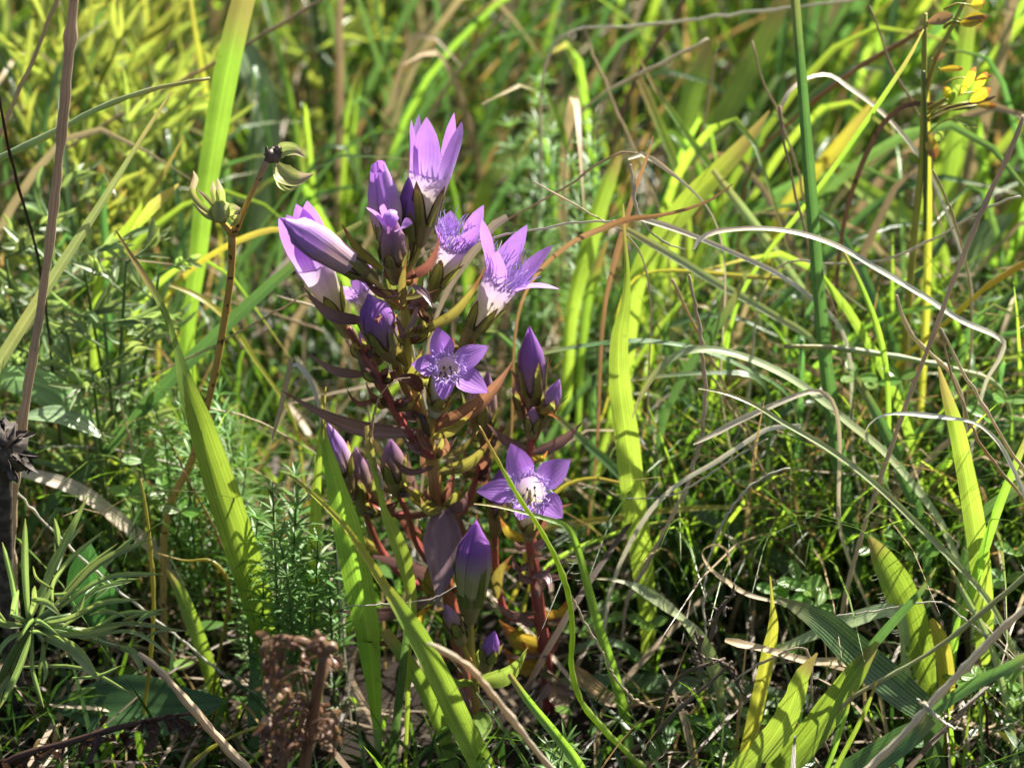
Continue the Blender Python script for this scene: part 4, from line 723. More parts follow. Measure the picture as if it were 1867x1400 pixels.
for lab, k, pts, wd, Y in [
    ('bent grey straw running level along the top right', 'S', [(1660, -14), (1560, 0), (1430, 15), (1330, 28), (1230, 40), (1140, 49), (1065, 50)], [7, 8, 9, 9, 9, 9, 8], (11, 12)),
    ('grey-brown straw dropping from the corner of the level straw', 'D', [(1066, 50), (1080, 95), (1100, 145), (1122, 200), (1145, 250), (1175, 320), (1200, 380)], [8, 9, 9, 9, 9, 8, 7], (12, 10)),
    ('pale broken straw crossing the narrow green blade', 'CR', [(1292, 74), (1262, 88), (1225, 105), (1180, 128), (1140, 150), (1098, 172)], [8, 10, 11, 10, 8, 6], (10.5, 10.5)),
    ('red-brown stem leaning right behind the straw corner', 'O', [(1255, -20), (1225, 45), (1192, 85), (1165, 130), (1140, 190), (1120, 250), (1108, 310)], [8, 9, 10, 10, 10, 9, 8], (14, 13)),
    ('thin brown straw upright between the sunlit wide blades', 'D', [(1306, 90), (1298, 140), (1288, 200), (1276, 260), (1262, 320)], [5, 6, 6, 6, 5], (11, 11)),
    ('tan straw leaning at the right of the bluish-green stem', 'D', [(1372, 75), (1385, 130), (1410, 190), (1435, 250), (1455, 310)], [4, 6, 7, 7, 6], (9, 8)),
    ('brown curved dead stem climbing right behind the grey-brown arch', 'O', [(1690, 48), (1640, 80), (1580, 115), (1530, 150), (1490, 180), (1450, 215), (1400, 260)], [12, 13, 13, 12, 11, 9, 8], (10, 11)),
    ('dark pod-like dead blade beneath the yellow-leaved sprig', 'DKB', [(1815, 176), (1780, 190), (1740, 196), (1700, 193), (1655, 190), (1620, 215), (1585, 270), (1560, 330)], [3, 12, 13, 11, 9, 9, 10, 9], (6.5, 7)),
    ('tan straw rising beside the yellow-leaved sprig', 'D', [(1585, 10), (1605, 60), (1620, 110), (1640, 150), (1665, 190)], [5, 6, 7, 7, 6], (9, 8)),
    ('grey straw curving level through the right side', 'S', [(1860, 355), (1790, 385), (1720, 425), (1650, 460), (1580, 480), (1520, 482), (1460, 475)], [8, 8, 8, 8, 8, 7, 6], (4, 5)),
    ('brown strand hooking down beside the long tan stem', 'D', [(1700, 310), (1725, 360), (1740, 400), (1755, 450), (1765, 500)], [6, 7, 7, 6, 5], (4, 4)),
    ('small forked straw with a pale sheath right of the silver arch', 'CR', [(1635, 538), (1645, 575), (1662, 610), (1690, 640), (1725, 670)], [5, 9, 13, 13, 10], (1.5, 2)),
    ('yellow stem slanting up to the right edge', 'Y', [(1900, 460), (1850, 490), (1790, 530), (1740, 575), (1680, 625), (1640, 660)], [9, 11, 11, 10, 9, 8], (4, 5)),
    ('pale level blade behind the bluish-green stem', 'GP', [(1430, 632), (1500, 632), (1580, 642), (1660, 655), (1740, 672), (1800, 690)], [8, 10, 11, 11, 10, 9], (3, 3.4)),
    ('tan straw falling behind the jointed dead stem', 'D', [(1225, 510), (1250, 560), (1270, 600), (1300, 660), (1340, 740), (1380, 820)], [7, 8, 8, 8, 7, 6], (4, 3.6)),
    ('straw slanting down right through the dim gap', 'D', [(1300, 690), (1340, 760), (1370, 820), (1405, 880), (1440, 950)], [7, 8, 8, 8, 7], (3.4, 2.8)),
    ('white splintered straw in the dim gap', 'CR', [(1305, 965), (1335, 985), (1370, 1015), (1400, 1045)], [8, 11, 11, 7], (2.6, 2.2)),
]:
    B_(lab, k, pts, wd, Y, tube=len(pts) != 8, name='dry_straw' if k in 'SDOCRDKB' else 'grass_shoot', cat='dry grass' if k in 'SDOCRDKB' else 'grass')

# ------------------------------------------------------------------ other herbs
def lobe(mb, p0, p2, wd, bow=.1, roll=0.0, face=None, pf=(.45, .8, 1, 1, .9, .65, .1), fold=.25, n=9):
    d = p2-p0; L = np.linalg.norm(d); side = nrm(np.cross(d, FW)+A(1e-4, 0, 0))
    p1 = (p0+p2)/2+side*bow*L+A(0, 0, abs(bow)*.5*L)
    mb.ribbon([p0, p1, p2], lambda s: wd*np.interp(s, np.linspace(0, 1, len(pf)), pf), roll=roll, n=n, fold=fold, face=face)
    return mb
# left foreground herb with long narrow lobes (one mesh per lobe)
fo = G(40, 1330); fo[1] -= 2
fh = thing('feathery_herb', 'grey-green herb with long narrow leaf lobes spreading at the lower left edge', 'herb', A(fo[0], fo[1], -.1))
cen = P(56, 1140, -3.2)
MB().tube([cen, P(20, 1200, -3), P(-10, 1290, -2.6), A(*P(-10, 1290, -2.6)[:2], -.3)], [.09, .1, .11, .12], n=14).build('stem', 'STALK', fh)
for b, t, wd, y0, y1, bw in [((50, 1135), (160, 904), 24, -3.2, -2.4, .04), ((52, 1135), (46, 945), 22, -3.2, -3, .04), ((30, 1130), (4, 988), 20, -3.2, -3.4, -.05), ((70, 1130), (188, 968), 20, -3.2, -2.6, .05),
    ((110, 1100), (278, 982), 22, -3.4, -3.0, .05), ((75, 1120), (152, 955), 22, -3, -2, .05), ((110, 1108), (297, 1046), 18, -3.4, -3.4, .06), ((120, 1140), (254, 1092), 20, -3.6, -4, .03), ((70, 1150), (224, 1140), 26, -3.4, -4.4, -.07),
    ((150, 1150), (322, 1147), 22, -3.6, -4.2, .05), ((170, 1150), (296, 1118), 18, -3.5, -3.8, .05), ((80, 1160), (180, 1240), 40, -3.6, -5.2, .08), ((165, 1165), (318, 1200), 16, -3.8, -4.6, .08), ((220, 1180), (262, 1228), 22, -4, -4.8, .1),
    ((40, 1140), (-20, 1120), 26, -3.2, -3.6, .1), ((45, 1150), (-10, 1205), 24, -3.4, -4, -.1), ((20, 1120), (34, 1075), 26, -3.6, -4.6, .05), ((56, 1120), (64, 1068), 30, -3.6, -5.0, .02), ((60, 1150), (80, 1290), 22, -3.6, -4, -.1),
    ((80, 1170), (70, 1225), 20, -3.8, -4, .1), ((30, 1170), (110, 1160), 18, -3.8, -4.6, .15), ((60, 1140), (180, 1100), 16, -3.4, -4.4, -.12), ((30, 1220), (250, 1270), 18, -3, -3, .04), ((20, 1230), (-30, 1290), 24, -3, -3.6, .05), ((95, 1110), (215, 990), 18, -3, -2.4, .04), ((130, 1120), (240, 1060), 18, -3.2, -2.8, .05), ((60, 1150), (0, 1290), 24, -3.2, -3.4, .08), ((100, 1115), (120, 1030), 16, -3.4, -4, .1)]:
    p0, p2 = P(*b, y0), P(*t, y1); m_ = MB(); lobe(m_, p0*.95+cen*.05, p2, wpx(wd*U(.4, .62), p0), bw+U(-.05, .05), U(-.3, .5), fold=.4, pf=(.5, .75, .95, 1, 1, .85, .1)); m_.build('leaf_lobe', 'FT', fh)
    if U(0, 1) < .75:
        m3 = MB(); f_ = U(.25, .6); pb = p0+(p2-p0)*f_+nrm(np.cross(p2-p0, FW))*bw*np.linalg.norm(p2-p0)*.8; dd = nrm(p2-p0+A(U(-1, 1), U(-1, 1), U(-1, 1))*.8*np.linalg.norm(p2-p0)); lobe(m3, pb, pb+dd*U(.5, 1.2), wpx(wd*.4, p0), U(-.15, .15), U(-.5, .5), fold=.4); m3.build('leaf_lobe', 'FT', fh)
    if np.linalg.norm(p0-cen) > .35:
        m2 = MB(); m2.tube([cen, (cen+p0)/2+A(0, 0, .03), p0], [.05, .05, .05], n=5, sides=6); m2.build('leaf_rib', 'FT', fh)

def spray(name, label, cat, stems, mat, stmat='STALK', group=None, lob=(1.2, 2.0), wd=.16, nl=(5, 8), step=1.0, org=None, spread=1.0, up=.5):
    """bushy herb: every stem a part, every divided leaf a part of its own"""
    o0 = org if org is not None else A(stems[0][-1][0], stems[0][-1][1], -.1)
    t = thing(name, label, cat, o0, group)
    for pts in stems:
        c, _ = spline(pts, 24); L = sum(np.linalg.norm(c[i+1]-c[i]) for i in range(23))
        MB().tube(pts, [.035, .06, .08], n=14, sides=6).build('stem', stmat, t)
        k = max(3, int(L/step)); k = min(k, 9)
        for q in range(k):
            i = int(q/k*16); p = c[i]; az = q*2.4+U(-.5, .5)
            d = nrm(A(math.cos(az)*spread, math.sin(az)*spread, up+U(-.2, .3))); l = U(*lob); mb = MB()
            tip = p+d*l; mb.tube([p, p+d*l*.5, tip], [.035, .03, .02], n=5, sides=5)
            for j in range(random.randint(*nl)):
                s = U(.25, .95); b = p+d*l*s; e = nrm(d+A(U(-1, 1), U(-1, 1), U(-.6, .8))*.75)
                lobe(mb, b, b+e*l*U(.45, .85), wd*U(.7, 1.2), U(-.12, .12), U(-.8, .8))
            mb.build('leaf', mat, t)
    return t
def down(p, dx=0, dy=0): return A(p[0]+dx, p[1]+dy, -.2)
def st(x, y, Y, dx=0, dy=0, mid=.5):
    a = P(x, y, Y); r = down(a, dx, dy); return [a, a*(1-mid)+r*mid+A(dx*.1, 0, 0), r]
spray('bushy_herb', 'mid green bushy herb with blunt finger-like lobes behind the folded-tip blade', 'herb', [st(230, 480, 4.5, -1, .6), st(150, 470, 5.5, .4, 1), st(190, 590, 4.2, 0, .3), st(120, 600, 4.6, .5, .3), st(290, 500, 5.4, -1.5, 1), st(170, 680, 3.6, 0, .3), st(250, 600, 5, -.8, .5)], 'FT', lob=(.9, 1.6), wd=.15, step=1.2)
spray('bushy_herb', 'blurred green herb left of the thick tan stem', 'herb', [st(60, 420, 7, .4, .6), st(10, 470, 6, .2, .5), st(90, 360, 8, 0, 1), st(30, 560, 5, .2, .5), st(130, 380, 9, 0, .6)], 'FT', lob=(.8, 1.3), wd=.16, step=1.1)
spray('yellow_herb', 'sunlit yellow-green feathery herb filling the top left corner', 'herb', [st(40, 90, 19, 1, 1), st(110, 30, 21, .5, 1), st(170, 110, 19, 0, 1), st(230, 60, 22, 0, 1), st(80, 170, 17, .5, 1), st(200, 190, 17, 0, 1), st(280, 140, 20, 0, 1), st(20, 220, 15, .4, 1), st(140, 250, 15, 0, 1), st(150, -30, 24, 0, 1)], 'FY', lob=(2.8, 4.4), wd=.19, step=1.6, nl=(4, 6), up=1.6, spread=.8)
spray('yellow_herb', 'yellow-green feathery herb in the gap left of the tall bright blade', 'herb', [st(250, 260, 14, 0, 1), st(310, 230, 16, 0, .6), st(200, 320, 12, 0, .6), st(300, 330, 12, 0, .6), st(140, 330, 12, 0, .6)], 'FY', lob=(1.8, 2.8), wd=.18, step=1.4, up=1.1)
spray('yellow_herb', 'small yellow-green herb right of the pale flaking blade', 'herb', [st(560, 40, 24, 0, 1), st(600, 90, 22, 0, 1), st(640, 20, 26, 0, 1), st(520, 120, 21, 0, 1)], 'FY', lob=(1.4, 2.4), wd=.2, step=1.4)

# thick tan stem with the dark lump at its foot
B_('thick tan dead stem standing upright along the left side', 'TAN', [(139, -40), (128, 80), (117, 200), (104, 330), (90, 450), (72, 580), (52, 700), (38, 790), (28, 860), (20, 940)], [17, 18, 19, 19, 18, 18, 18, 20, 22, 22], (1, .2), tube=True, name='dry_straw', cat='dry grass')
m_ = MB(); cl = P(6, 822, -.4)
m_.blob(cl, .5, (1.0, .8, 1.3), .3, 16, 12)
for k in range(40):
    e = nrm(A(U(-1, 1), U(-1, .4), U(-1, 1))); pb = cl+e*.42; m_.ribbon([pb, pb+e*U(.15, .3)+A(0, 0, -.03), pb+e*U(.25, .45)+A(U(-.1, .1), 0, -U(.05, .2))], [.12, U(.08, .18), .02], n=6, fold=.4, across=3, roll=U(-1, 1))
m_.tube([cl, A(cl[0]-.3, cl[1]+.2, cl[2]*.5), A(cl[0]-.3, cl[1]+.3, -.2)], [.2, .18, .18], n=8)
tag(m_.build('withered_seed_head', 'LUMP', None, A(cl[0]-.3, cl[1]+.3, -.2)), 'black rough withered lump at the foot of the thick tan stem', 'seed head')

# spotted forked stem with husks
sp0 = P(300, 1010, 1.5)
ss = thing('forked_stem_plant', 'brown spotted stem forking into two withered husks, left of the gentian', 'dead plant', A(sp0[0]-.2, sp0[1]+.1, -.2))
MB().tube([P(424, 425, 2.2), P(421, 500, 2.2), P(408, 590, 2.2), P(392, 680, 2.1), P(372, 760, 2.0), P(345, 850, 1.9), P(312, 915, 1.8), P(302, 960, 1.7), P(298, 1040, 1.6), A(sp0[0]-.2, sp0[1]+.1, -.2)], [.10, .085, .085, .085, .085, .09, .095, .085, .085, .09], n=40).build('stem', 'SPOT', ss)
MB().tube([P(425, 428, 2.2), P(440, 395, 2.1), P(455, 360, 2), P(472, 325, 1.9), P(487, 292, 1.8)], [.10, .06, .055, .06, .075], n=20).build('branch', 'SPOT', ss)
MB().tube([P(422, 425, 2.2), P(410, 410, 2.1), P(398, 398, 2.0), P(385, 388, 1.9)], [.10, .07, .07, .08], n=12).build('branch', 'SPOT', ss)
hk = MB(); hk.blob(P(497, 284, 1.8), .17, (1.1, .9, .9), .35, 9, 7); hk.blob(P(507, 274, 1.8), .1, (1, 1, 1), .4); hk.blob(P(486, 276, 1.7), .07, (.5, .6, 1.5), .3); hk = hk.build('husk', 'CUR', ss)
for tp, b, w_, bw in (((556, 287), (503, 285), 30, -.18), ((572, 318), (505, 298), 40, .22), ((556, 325), (505, 312), 9, .45)):
    p0, p2 = P(*b, 1.8), P(*tp, 1.4); m_ = MB(); d = p2-p0; side = nrm(np.cross(d, FW)); L = np.linalg.norm(d)
    m_.ribbon([p0, p0+d*.2+side*-bw*L*.8, p0+d*.6-side*bw*L, p2], [.12, wpx(w_, p0), wpx(w_*.8, p0), .02], n=12, fold=.3, roll=.2); m_.build('sepal', 'HUSK', hk)
hk2 = MB().blob(P(402, 385, 1.9), .24, (.9, .9, 1.1), .2, 10, 8); hk2 = hk2.build('husk', 'HUSK', ss)
for pts, w_ in (([(392, 395), (368, 378), (350, 350), (356, 325), (352, 312)], 12), ([(398, 385), (375, 360), (358, 345)], 10), ([(404, 388), (402, 350), (396, 325)], 18), ([(398, 380), (390, 350), (388, 330)], 14), ([(405, 400), (380, 395), (350, 370)], 10), ([(420, 400), (425, 385), (442, 383)], 30), ([(420, 405), (432, 400), (440, 390)], 20)):
    q_ = [P(x, y, 1.9-.12*i) for i, (x, y) in enumerate(pts)]; m_ = MB(); m_.ribbon(q_, [wpx(w_, q_[0])]*(len(q_)-1)+[.02], n=12, fold=.3, roll=U(-.5, .5)); m_.build('sepal', 'HUSK', hk2)

# brown seed head in front
sh0 = P(545, 1440, -8)
sh = thing('withered_seed_head', 'blurred brown withered seed head with drooping curled clusters at the front', 'seed head', A(sh0[0], sh0[1], -.3))
MB().tube([P(592, 1180, -8), P(583, 1235, -8), P(570, 1310, -8), P(556, 1390, -8), P(550, 1440, -8), A(sh0[0], sh0[1], -.3)], [.09, .11, .12, .12, .12, .12], n=18).build('stem', 'BRN', sh)
for k in range(34):
    s_ = U(0, 1)**.7; bx, by = np.interp(s_, [0, .5, 1], [592, 572, 556]), np.interp(s_, [0, .5, 1], [1186, 1270, 1380])
    if k < 7: bx, by = U(535, 575), U(1165, 1200)
    tx, ty = max(488, bx-U(20, 90)), by+U(10, 95)
    if k % 6 == 5: tx, ty = bx+U(8, 26), by+U(-14, 30)
    if k > 30: bx, by, tx, ty = 560, 1370, U(590, 610), U(1330, 1385)
    yy = -8+U(-.8, .8); m_ = MB(); p0, p2 = P(bx, by, -8), P(tx, ty, yy); mid = P(bx*.6+tx*.4, min(by, ty)-U(10, 24), yy); m3 = P(bx*.1+tx*.9, ty-U(14, 34), yy)
    m_.tube([p0, mid, m3, p2], [.022, .026, .026, .022], n=12, sides=5, jit=.35)
    for _ in range(3):
        pb = p2+(m3-p2)*U(-.2, 1.5)+A(U(-.1, .1), U(-.1, .1), U(-.1, .1)); e = nrm(A(U(-1, 1), U(-1, 1), U(-1.5, .3))); l = U(.2, .42)
        m_.ribbon([pb, pb+e*l*.4+A(U(-.08, .08), U(-.08, .08), .05), pb+e*l+A(U(-.08, .08), 0, 0)], [.07, U(.12, .22), .03], n=7, fold=.5, roll=[U(-1, 1), U(-2, 2)], across=4, wav=.35)
    for _ in range(1): m_.blob(p2+A(U(-.08, .08), U(-.08, .08), U(-.1, .1)), U(.06, .1), (U(.7, 1), 1, U(1, 1.7)), .3, 8, 6)
    m_.build('seed_cluster', 'BRN', sh)
m_ = MB(); m_.tube([P(576, 1188, -8), P(560, 1172, -8), P(542, 1168, -8), P(530, 1185, -8.1)], [.08, .09, .1, .07], n=10); m_.tube([P(592, 1190, -8), P(588, 1172, -8), P(575, 1150, -8)], [.12, .1, .05], n=8); m_.tube([P(590, 1186, -8), P(606, 1178, -8), P(612, 1186, -8)], [.1, .11, .06], n=8)
m_.build('crown', 'BRN', sh)

# big oval leaf and grey broad leaves on the ground
def wide_leaf(name, label, b, t, wd, Y, mat, roll=.3, bow=.05, pf=(.05, .45, .8, 1, .98, .8, .45, .04), cat='leaf'):
    p0, p2 = P(*b, Y[0]), P(*t, Y[1]); d = p2-p0; L = np.linalg.norm(d); r = A(p0[0]-d[0]*.1, p0[1], -.2)
    o = thing(name, label, cat, r); side = nrm(np.cross(d, FW)); W = wpx(wd, p0)
    MB().ribbon([p0, (p0+p2)/2+side*bow*L+A(0, 0, .1*L), p0*.35+p2*.65+side*bow*L+A(0, 0, .08*L), p2], lambda s: W*np.interp(s, np.linspace(0, 1, len(pf)), pf), roll=roll, n=16, fold=.1, across=7).build('leaf_blade', mat, o)
    MB().tube([r, (r+p0)/2, p0*.97+p2*.03], [.09, .08, .06], n=7, sides=6).build('leaf_stalk', 'STALK', o)
wide_leaf('plantain', 'large smooth dark green oval leaf under the feathery herb', (90, 1285), (416, 1277), 118, (-1.0, -1.6), 'OVAL', .4, -.1)
wide_leaf('plantain', 'dark oval leaf standing behind the feathery herb lobes', (190, 1160), (165, 990), 95, (.2, .4), 'OVAL', .2, .05)
wide_leaf('broad_leaf_herb', 'pale mint green broad leaf at the left edge by the tan stem', (175, 772), (-40, 690), 80, (3.5, 3.8), 'MINT', .6, -.05)
wide_leaf('broad_leaf_herb', 'pale green leaf below the mint green broad leaf', (30, 760), (190, 800), 46, (3, 2.6), 'MINT', .8, .05)
wide_leaf('broad_leaf_herb', 'shaded dark leaf on the litter below the dried sprig', (1330, 1340), (1200, 1310), 60, (-1.4, -1.2), 'OVAL', .7, .05)
wide_leaf('broad_leaf_herb', 'wide dark green leaf in the shade right of the jointed stem', (1230, 900), (1390, 790), 110, (6.2, 6.5), 'OVAL', .2, .05)
wide_leaf('broad_leaf_herb', 'dim green leaf deep behind the bright upright blade', (1600, 950), (1720, 850), 130, (5.6, 5.9), 'OVAL', .3, .05)
wide_leaf('broad_leaf_herb', 'wide pale leaf with light patches beside the long tan stem', (1750, 520), (1850, 390), 60, (11, 11.5), 'MINT', .3, .05)

# shrivelled brown twig, lower left
tw0 = P(-20, 1400, -4); tw = thing('shrivelled_twig', 'dark brown shrivelled twig with curled dead leaves at the bottom left', 'twig', A(tw0[0], tw0[1], max(0, tw0[2]-.3)))
MB().tube([A(tw0[0]-.6, tw0[1], -.3), P(20, 1385, -4.2), P(120, 1355, -4.2), P(220, 1325, -4.2), P(300, 1308, -4.2), P(362, 1298, -4.2)], [.1, .09, .08, .07, .05, .03], n=20).build('stem', 'DKB', tw)
for k in range(30):
    x = U(0, 340); y = np.interp(x, [0, 362], [1388, 1298])+U(-6, 6); p0 = P(x, y, -4.2+U(-.2, .2)); l = U(.3, .75); m_ = MB()
    d = nrm(A(U(-.6, 1), U(-1, .6), U(-.9, .5))); s2 = A(U(-1, 1), U(-1, 1), U(-1, 1))*.25*l
    m_.ribbon([p0, p0+d*l*.5+s2, p0+d*l+s2*U(-1, 2)], [.08, U(.15, .35), .03], n=9, fold=.4, wav=.35, roll=[U(-1, 1), U(-1, 2.5)], face=nrm(A(U(-1, 1), -1, U(0, 1)))); m_.build('dead_leaf', 'DKB', tw)

# dried sprig, lower middle right
d0 = P(1170, 1390, -2.2); ds = thing('dried_sprig', 'grey-brown dried sprig with tiny curled bracts, right of the rusty leaf', 'dried plant', A(d0[0], d0[1], -.2))
for pts in ([(1165, 1400), (1195, 1340), (1215, 1270), (1250, 1225), (1300, 1208), (1322, 1200)], [(1195, 1340), (1230, 1300), (1270, 1265), (1310, 1230), (1335, 1205)], [(1295, 1165), (1305, 1128), (1320, 1100), (1340, 1083)], [(1280, 1160), (1275, 1185), (1282, 1215)], [(1315, 1208), (1340, 1225), (1345, 1245), (1355, 1265)]):
    q_ = [P(x, y, -2.2+U(-.1, .1)) for x, y in pts]
    if pts[0][1] == 1400: q_ = [A(d0[0], d0[1], -.2)]+q_
    MB().tube(q_, [.06, .05, .035], n=16, sides=6).build('twig', 'CUR', ds)
    m_ = MB(); c, _ = spline(q_, 30)
    for k in range(9):
        p = c[random.randrange(8, 30)]; d = nrm(A(U(-1, 1), U(-1, .5), U(-1, 1))); l = U(.12, .3)
        m_.tube([p, p+d*l*.6, p+d*l+A(0, 0, U(-.12, .12))], [.03, .035, .015], n=6, sides=5); m_.blob(p+d*l, .035, (1, 1, 1), .3, 6, 4)
    m_.build('bracts', 'CUR', ds)
d1 = P(1800, 1395, -2); d1s = thing('dried_sprig', 'crooked brown dead twig beside the little clover in the corner', 'dried plant', A(d1[0], d1[1], -.2))
MB().tube([A(d1[0], d1[1], -.2), P(1812, 1395, -2), P(1800, 1340, -2), P(1798, 1290, -2), P(1790, 1260, -2)], [.05, .05, .04, .03, .02], n=12).build('twig', 'DKB', d1s)

# bedstraw: each sprig a thing, each whorl a part (alike whorls share a mesh)
WH = []
for v in range(4):
    mb = MB()
    for k in range(8):
        az = 2*math.pi*k/8+U(-.2, .2); l = U(.48, .72); e = U(.05, .5); d = A(math.cos(az)*math.cos(e), math.sin(az)*math.cos(e), math.sin(e))
        mb.ribbon([A(0, 0, 0), d*l*.5+A(0, 0, .03), d*l+A(0, 0, U(-.06, .02))], [.04, .085, .075, .015], n=6, fold=.25, across=3, face=A(0, .01, 1))
    me_o = mb.build('whorl_source', 'GAL', None, A(0, 0, 0)); WH.append(me_o.data); bpy.data.objects.remove(me_o)
def galium(x, y, Y, label, h=None, lean=0.0, sc=1.0, spacing=.5, group=None):
    top = P(x, y, Y); r = A(top[0]+lean, top[1]+U(-.4, .6), -.2)
    t = thing('bedstraw', label, 'herb', r, group); c, _ = spline([top, top*.5+r*.5+A(U(-.3, .3), U(-.2, .2), 0), r], 40)
    MB().tube(list(c[::6])+[r], [.02, .03, .035], n=20, sides=5).build('stem', 'STALK', t)
    L = np.linalg.norm(top-r); k = min(int(min(L*.75, h or 99)/spacing), 16)
    for i in range(k):
        j = i*spacing/L*39; a, b = int(j), min(int(j)+1, 39); p = c[a]+(c[b]-c[a])*(j-a)
        T = nrm(c[a]-c[min(a+2, 39)]); o = bpy.data.objects.new('leaf_whorl', WH[random.randrange(4)]); S.collection.objects.link(o); o.parent = t
        o.location = tuple((p-r)*.01); o.rotation_mode = 'QUATERNION'
        qz = Vector(T).to_track_quat('Z', 'Y'); from mathutils import Quaternion
        o.rotation_quaternion = qz @ Quaternion((0, 0, 1), U(0, 6)); s_ = sc*(.5+.5*min(1, (i+1)/3))*U(.9, 1.15); o.scale = (s_, s_, s_*(1.5 if i == 0 else 1))
LG_ = 'needle-leaved green bedstraw sprig in the dense patch left of the dark blade'
for x, y, Y in [(497, 893, -.2), (540, 925, -.4), (580, 985, -.6), (470, 945, .2), (510, 985, -.8), (555, 1010, -.2), (455, 1000, .6), (600, 1050, -.5), (525, 1050, -1.2), (480, 1060, -.4), (565, 1085, -1.0), (610, 985, .6), (540, 870, 1.2)]:
    galium(x, y, Y, {497: 'tall bedstraw sprig overlapping the edge of the folded-tip blade', 540: 'bedstraw sprig beside the yellow tip of the blade with the orange joint' if y > 900 else LG_, 580: 'bedstraw sprig touching the foot of the slim upright blade', 470: 'bedstraw sprig half hidden behind the folded-tip blade', 600: 'bedstraw sprig squeezed between slim upright blade and dark ragged blade', 525: 'bedstraw sprig rising just above the brown withered seed head'}.get(x, LG_), lean=U(-.4, .4), sc=U(.85, 1.1), group='bedstraw patch left of the gentian')
LG2 = 'loose bedstraw sprig among the straws left of the spotted stem'
for x, y, Y in [(330, 740, 3.4), (280, 735, 4), (300, 790, 3), (350, 800, 2.6), (400, 720, 4), (255, 780, 3.4), (380, 850, 2.6), (420, 800, 3.6), (345, 870, 2.2), (450, 840, 3)]:
    galium(x, y, Y, {400: 'bedstraw sprig close to the right of the spotted forked stem', 450: 'bedstraw sprig below the hanging grey dead blade end', 255: 'bedstraw sprig beside the long flat bluish blade'}.get(x, LG2), lean=U(-.6, .6), sc=U(.8, 1.1), group='loose bedstraw left of the spotted stem')
LG3 = 'glinting bedstraw sprig in the blurred grass behind the top flower'
for x, y, Y in [(985, 150, 15), (1010, 240, 13), (1040, 300, 11), (1080, 230, 12), (1060, 340, 10), (930, 230, 15)]:
    galium(x, y, Y, LG3, lean=U(-.8, .8), sc=U(.95, 1.25), spacing=.62, group='bedstraw behind the top flower')
LG4 = 'small bedstraw shoot at the bottom between the gentians and the corner'
for x, y, Y in [(1030, 1355, -3.6), (1010, 1370, -3.4), (1200, 700, 6), (1340, 330, 8)]:
    if y > 1000: galium(x, y, Y, LG4, sc=1.1, group='bedstraw shoots at the bottom')

# little trefoil plants
def leaflet(mb, p, d, l, w, nrmf):
    mb.ribbon([p, p+d*l*.5+nrmf*.04*l, p+d*l], lambda s: w*np.interp(s, [0, .2, .55, .85, 1], [.1, .6, 1, .75, .15]), n=8, fold=.18, face=nrmf)
def trefoil(label, tops, mat='CLOV', size=.5, org=None, cat='clover', name='clover', w=.6):
    p = P(*tops[0]); r = A(p[0], p[1]+.3, -.2); t = thing(name, label, cat, r)
    for x, y, Y in tops:
        q = P(x, y, Y); MB().tube([r, (r+q)/2+A(U(-.2, .2), .1, .1), q], [.035, .03, .025], n=9, sides=5).build('leaf_stalk', 'STALK', t)
        az = U(0, 6)
        for k in range(3):
            a = az+k*2.1+U(-.2, .2); d = nrm(A(math.cos(a), math.sin(a)*.8, U(0, .5))); m_ = MB(); leaflet(m_, q, d, size*U(.8, 1.15), size*w, nrm(A(U(-.3, .3), -.4, 1))); m_.build('leaflet', mat, t)
trefoil('small green clover with folded leaflets in the lower right corner', [(1815, 1250, -1.6), (1840, 1240, -1.8), (1780, 1235, -1.4), (1850, 1275, -2), (1750, 1240, -1.4)])
trefoil('small bright clover beside the dark green broad blade tip', [(1470, 1075, 0), (1500, 1085, .2), (1440, 1095, 0), (1455, 1060, .4), (1490, 1105, -.4), (1415, 1080, .6)])
trefoil('pale clover shaded behind the bedstraw', [(260, 840, 2.5), (300, 900, 2), (240, 900, 2), (330, 930, 1.6)])
trefoil('dark clover under the dried sprig', [(1290, 1320, -1.6), (1340, 1345, -1.8), (1380, 1310, -1.4), (1320, 1380, -2.2)])
trefoil('low clover behind the slender gentian foot', [(1100, 1130, 1.4), (1130, 1090, 2), (1060, 1150, 1), (1180, 1140, 1.2)])
trefoil('young clover between the hairy blade and the sedge', [(1640, 980, 1.5), (1600, 1000, 1.6), (1680, 1010, 1.4), (1830, 1060, .5), (1850, 1010, .8)])
trefoil('bright clover in the tangle above the fine grey arch', [(1560, 690, 4), (1600, 700, 4), (1640, 690, 4.5), (1830, 730, 3), (1800, 760, 2.6)])
yl = P(1815, 1325, -2.2); t = thing('fallen_leaf', 'small bright yellow leaf caught by the sedge in the corner', 'leaf', yl)
m_ = MB(); leaflet(m_, P(1820, 1334, -2.2), nrm(P(1855, 1352, -2.4)-P(1820, 1334, -2.2)), .42, .17, -FW); m_.build('leaf_blade', 'YLEAF', t)
MB().tube([P(1808, 1330, -2.1), P(1822, 1335, -2.2)], [.02, .02], n=4, sides=5).build('leaf_stalk', 'STALK', t)

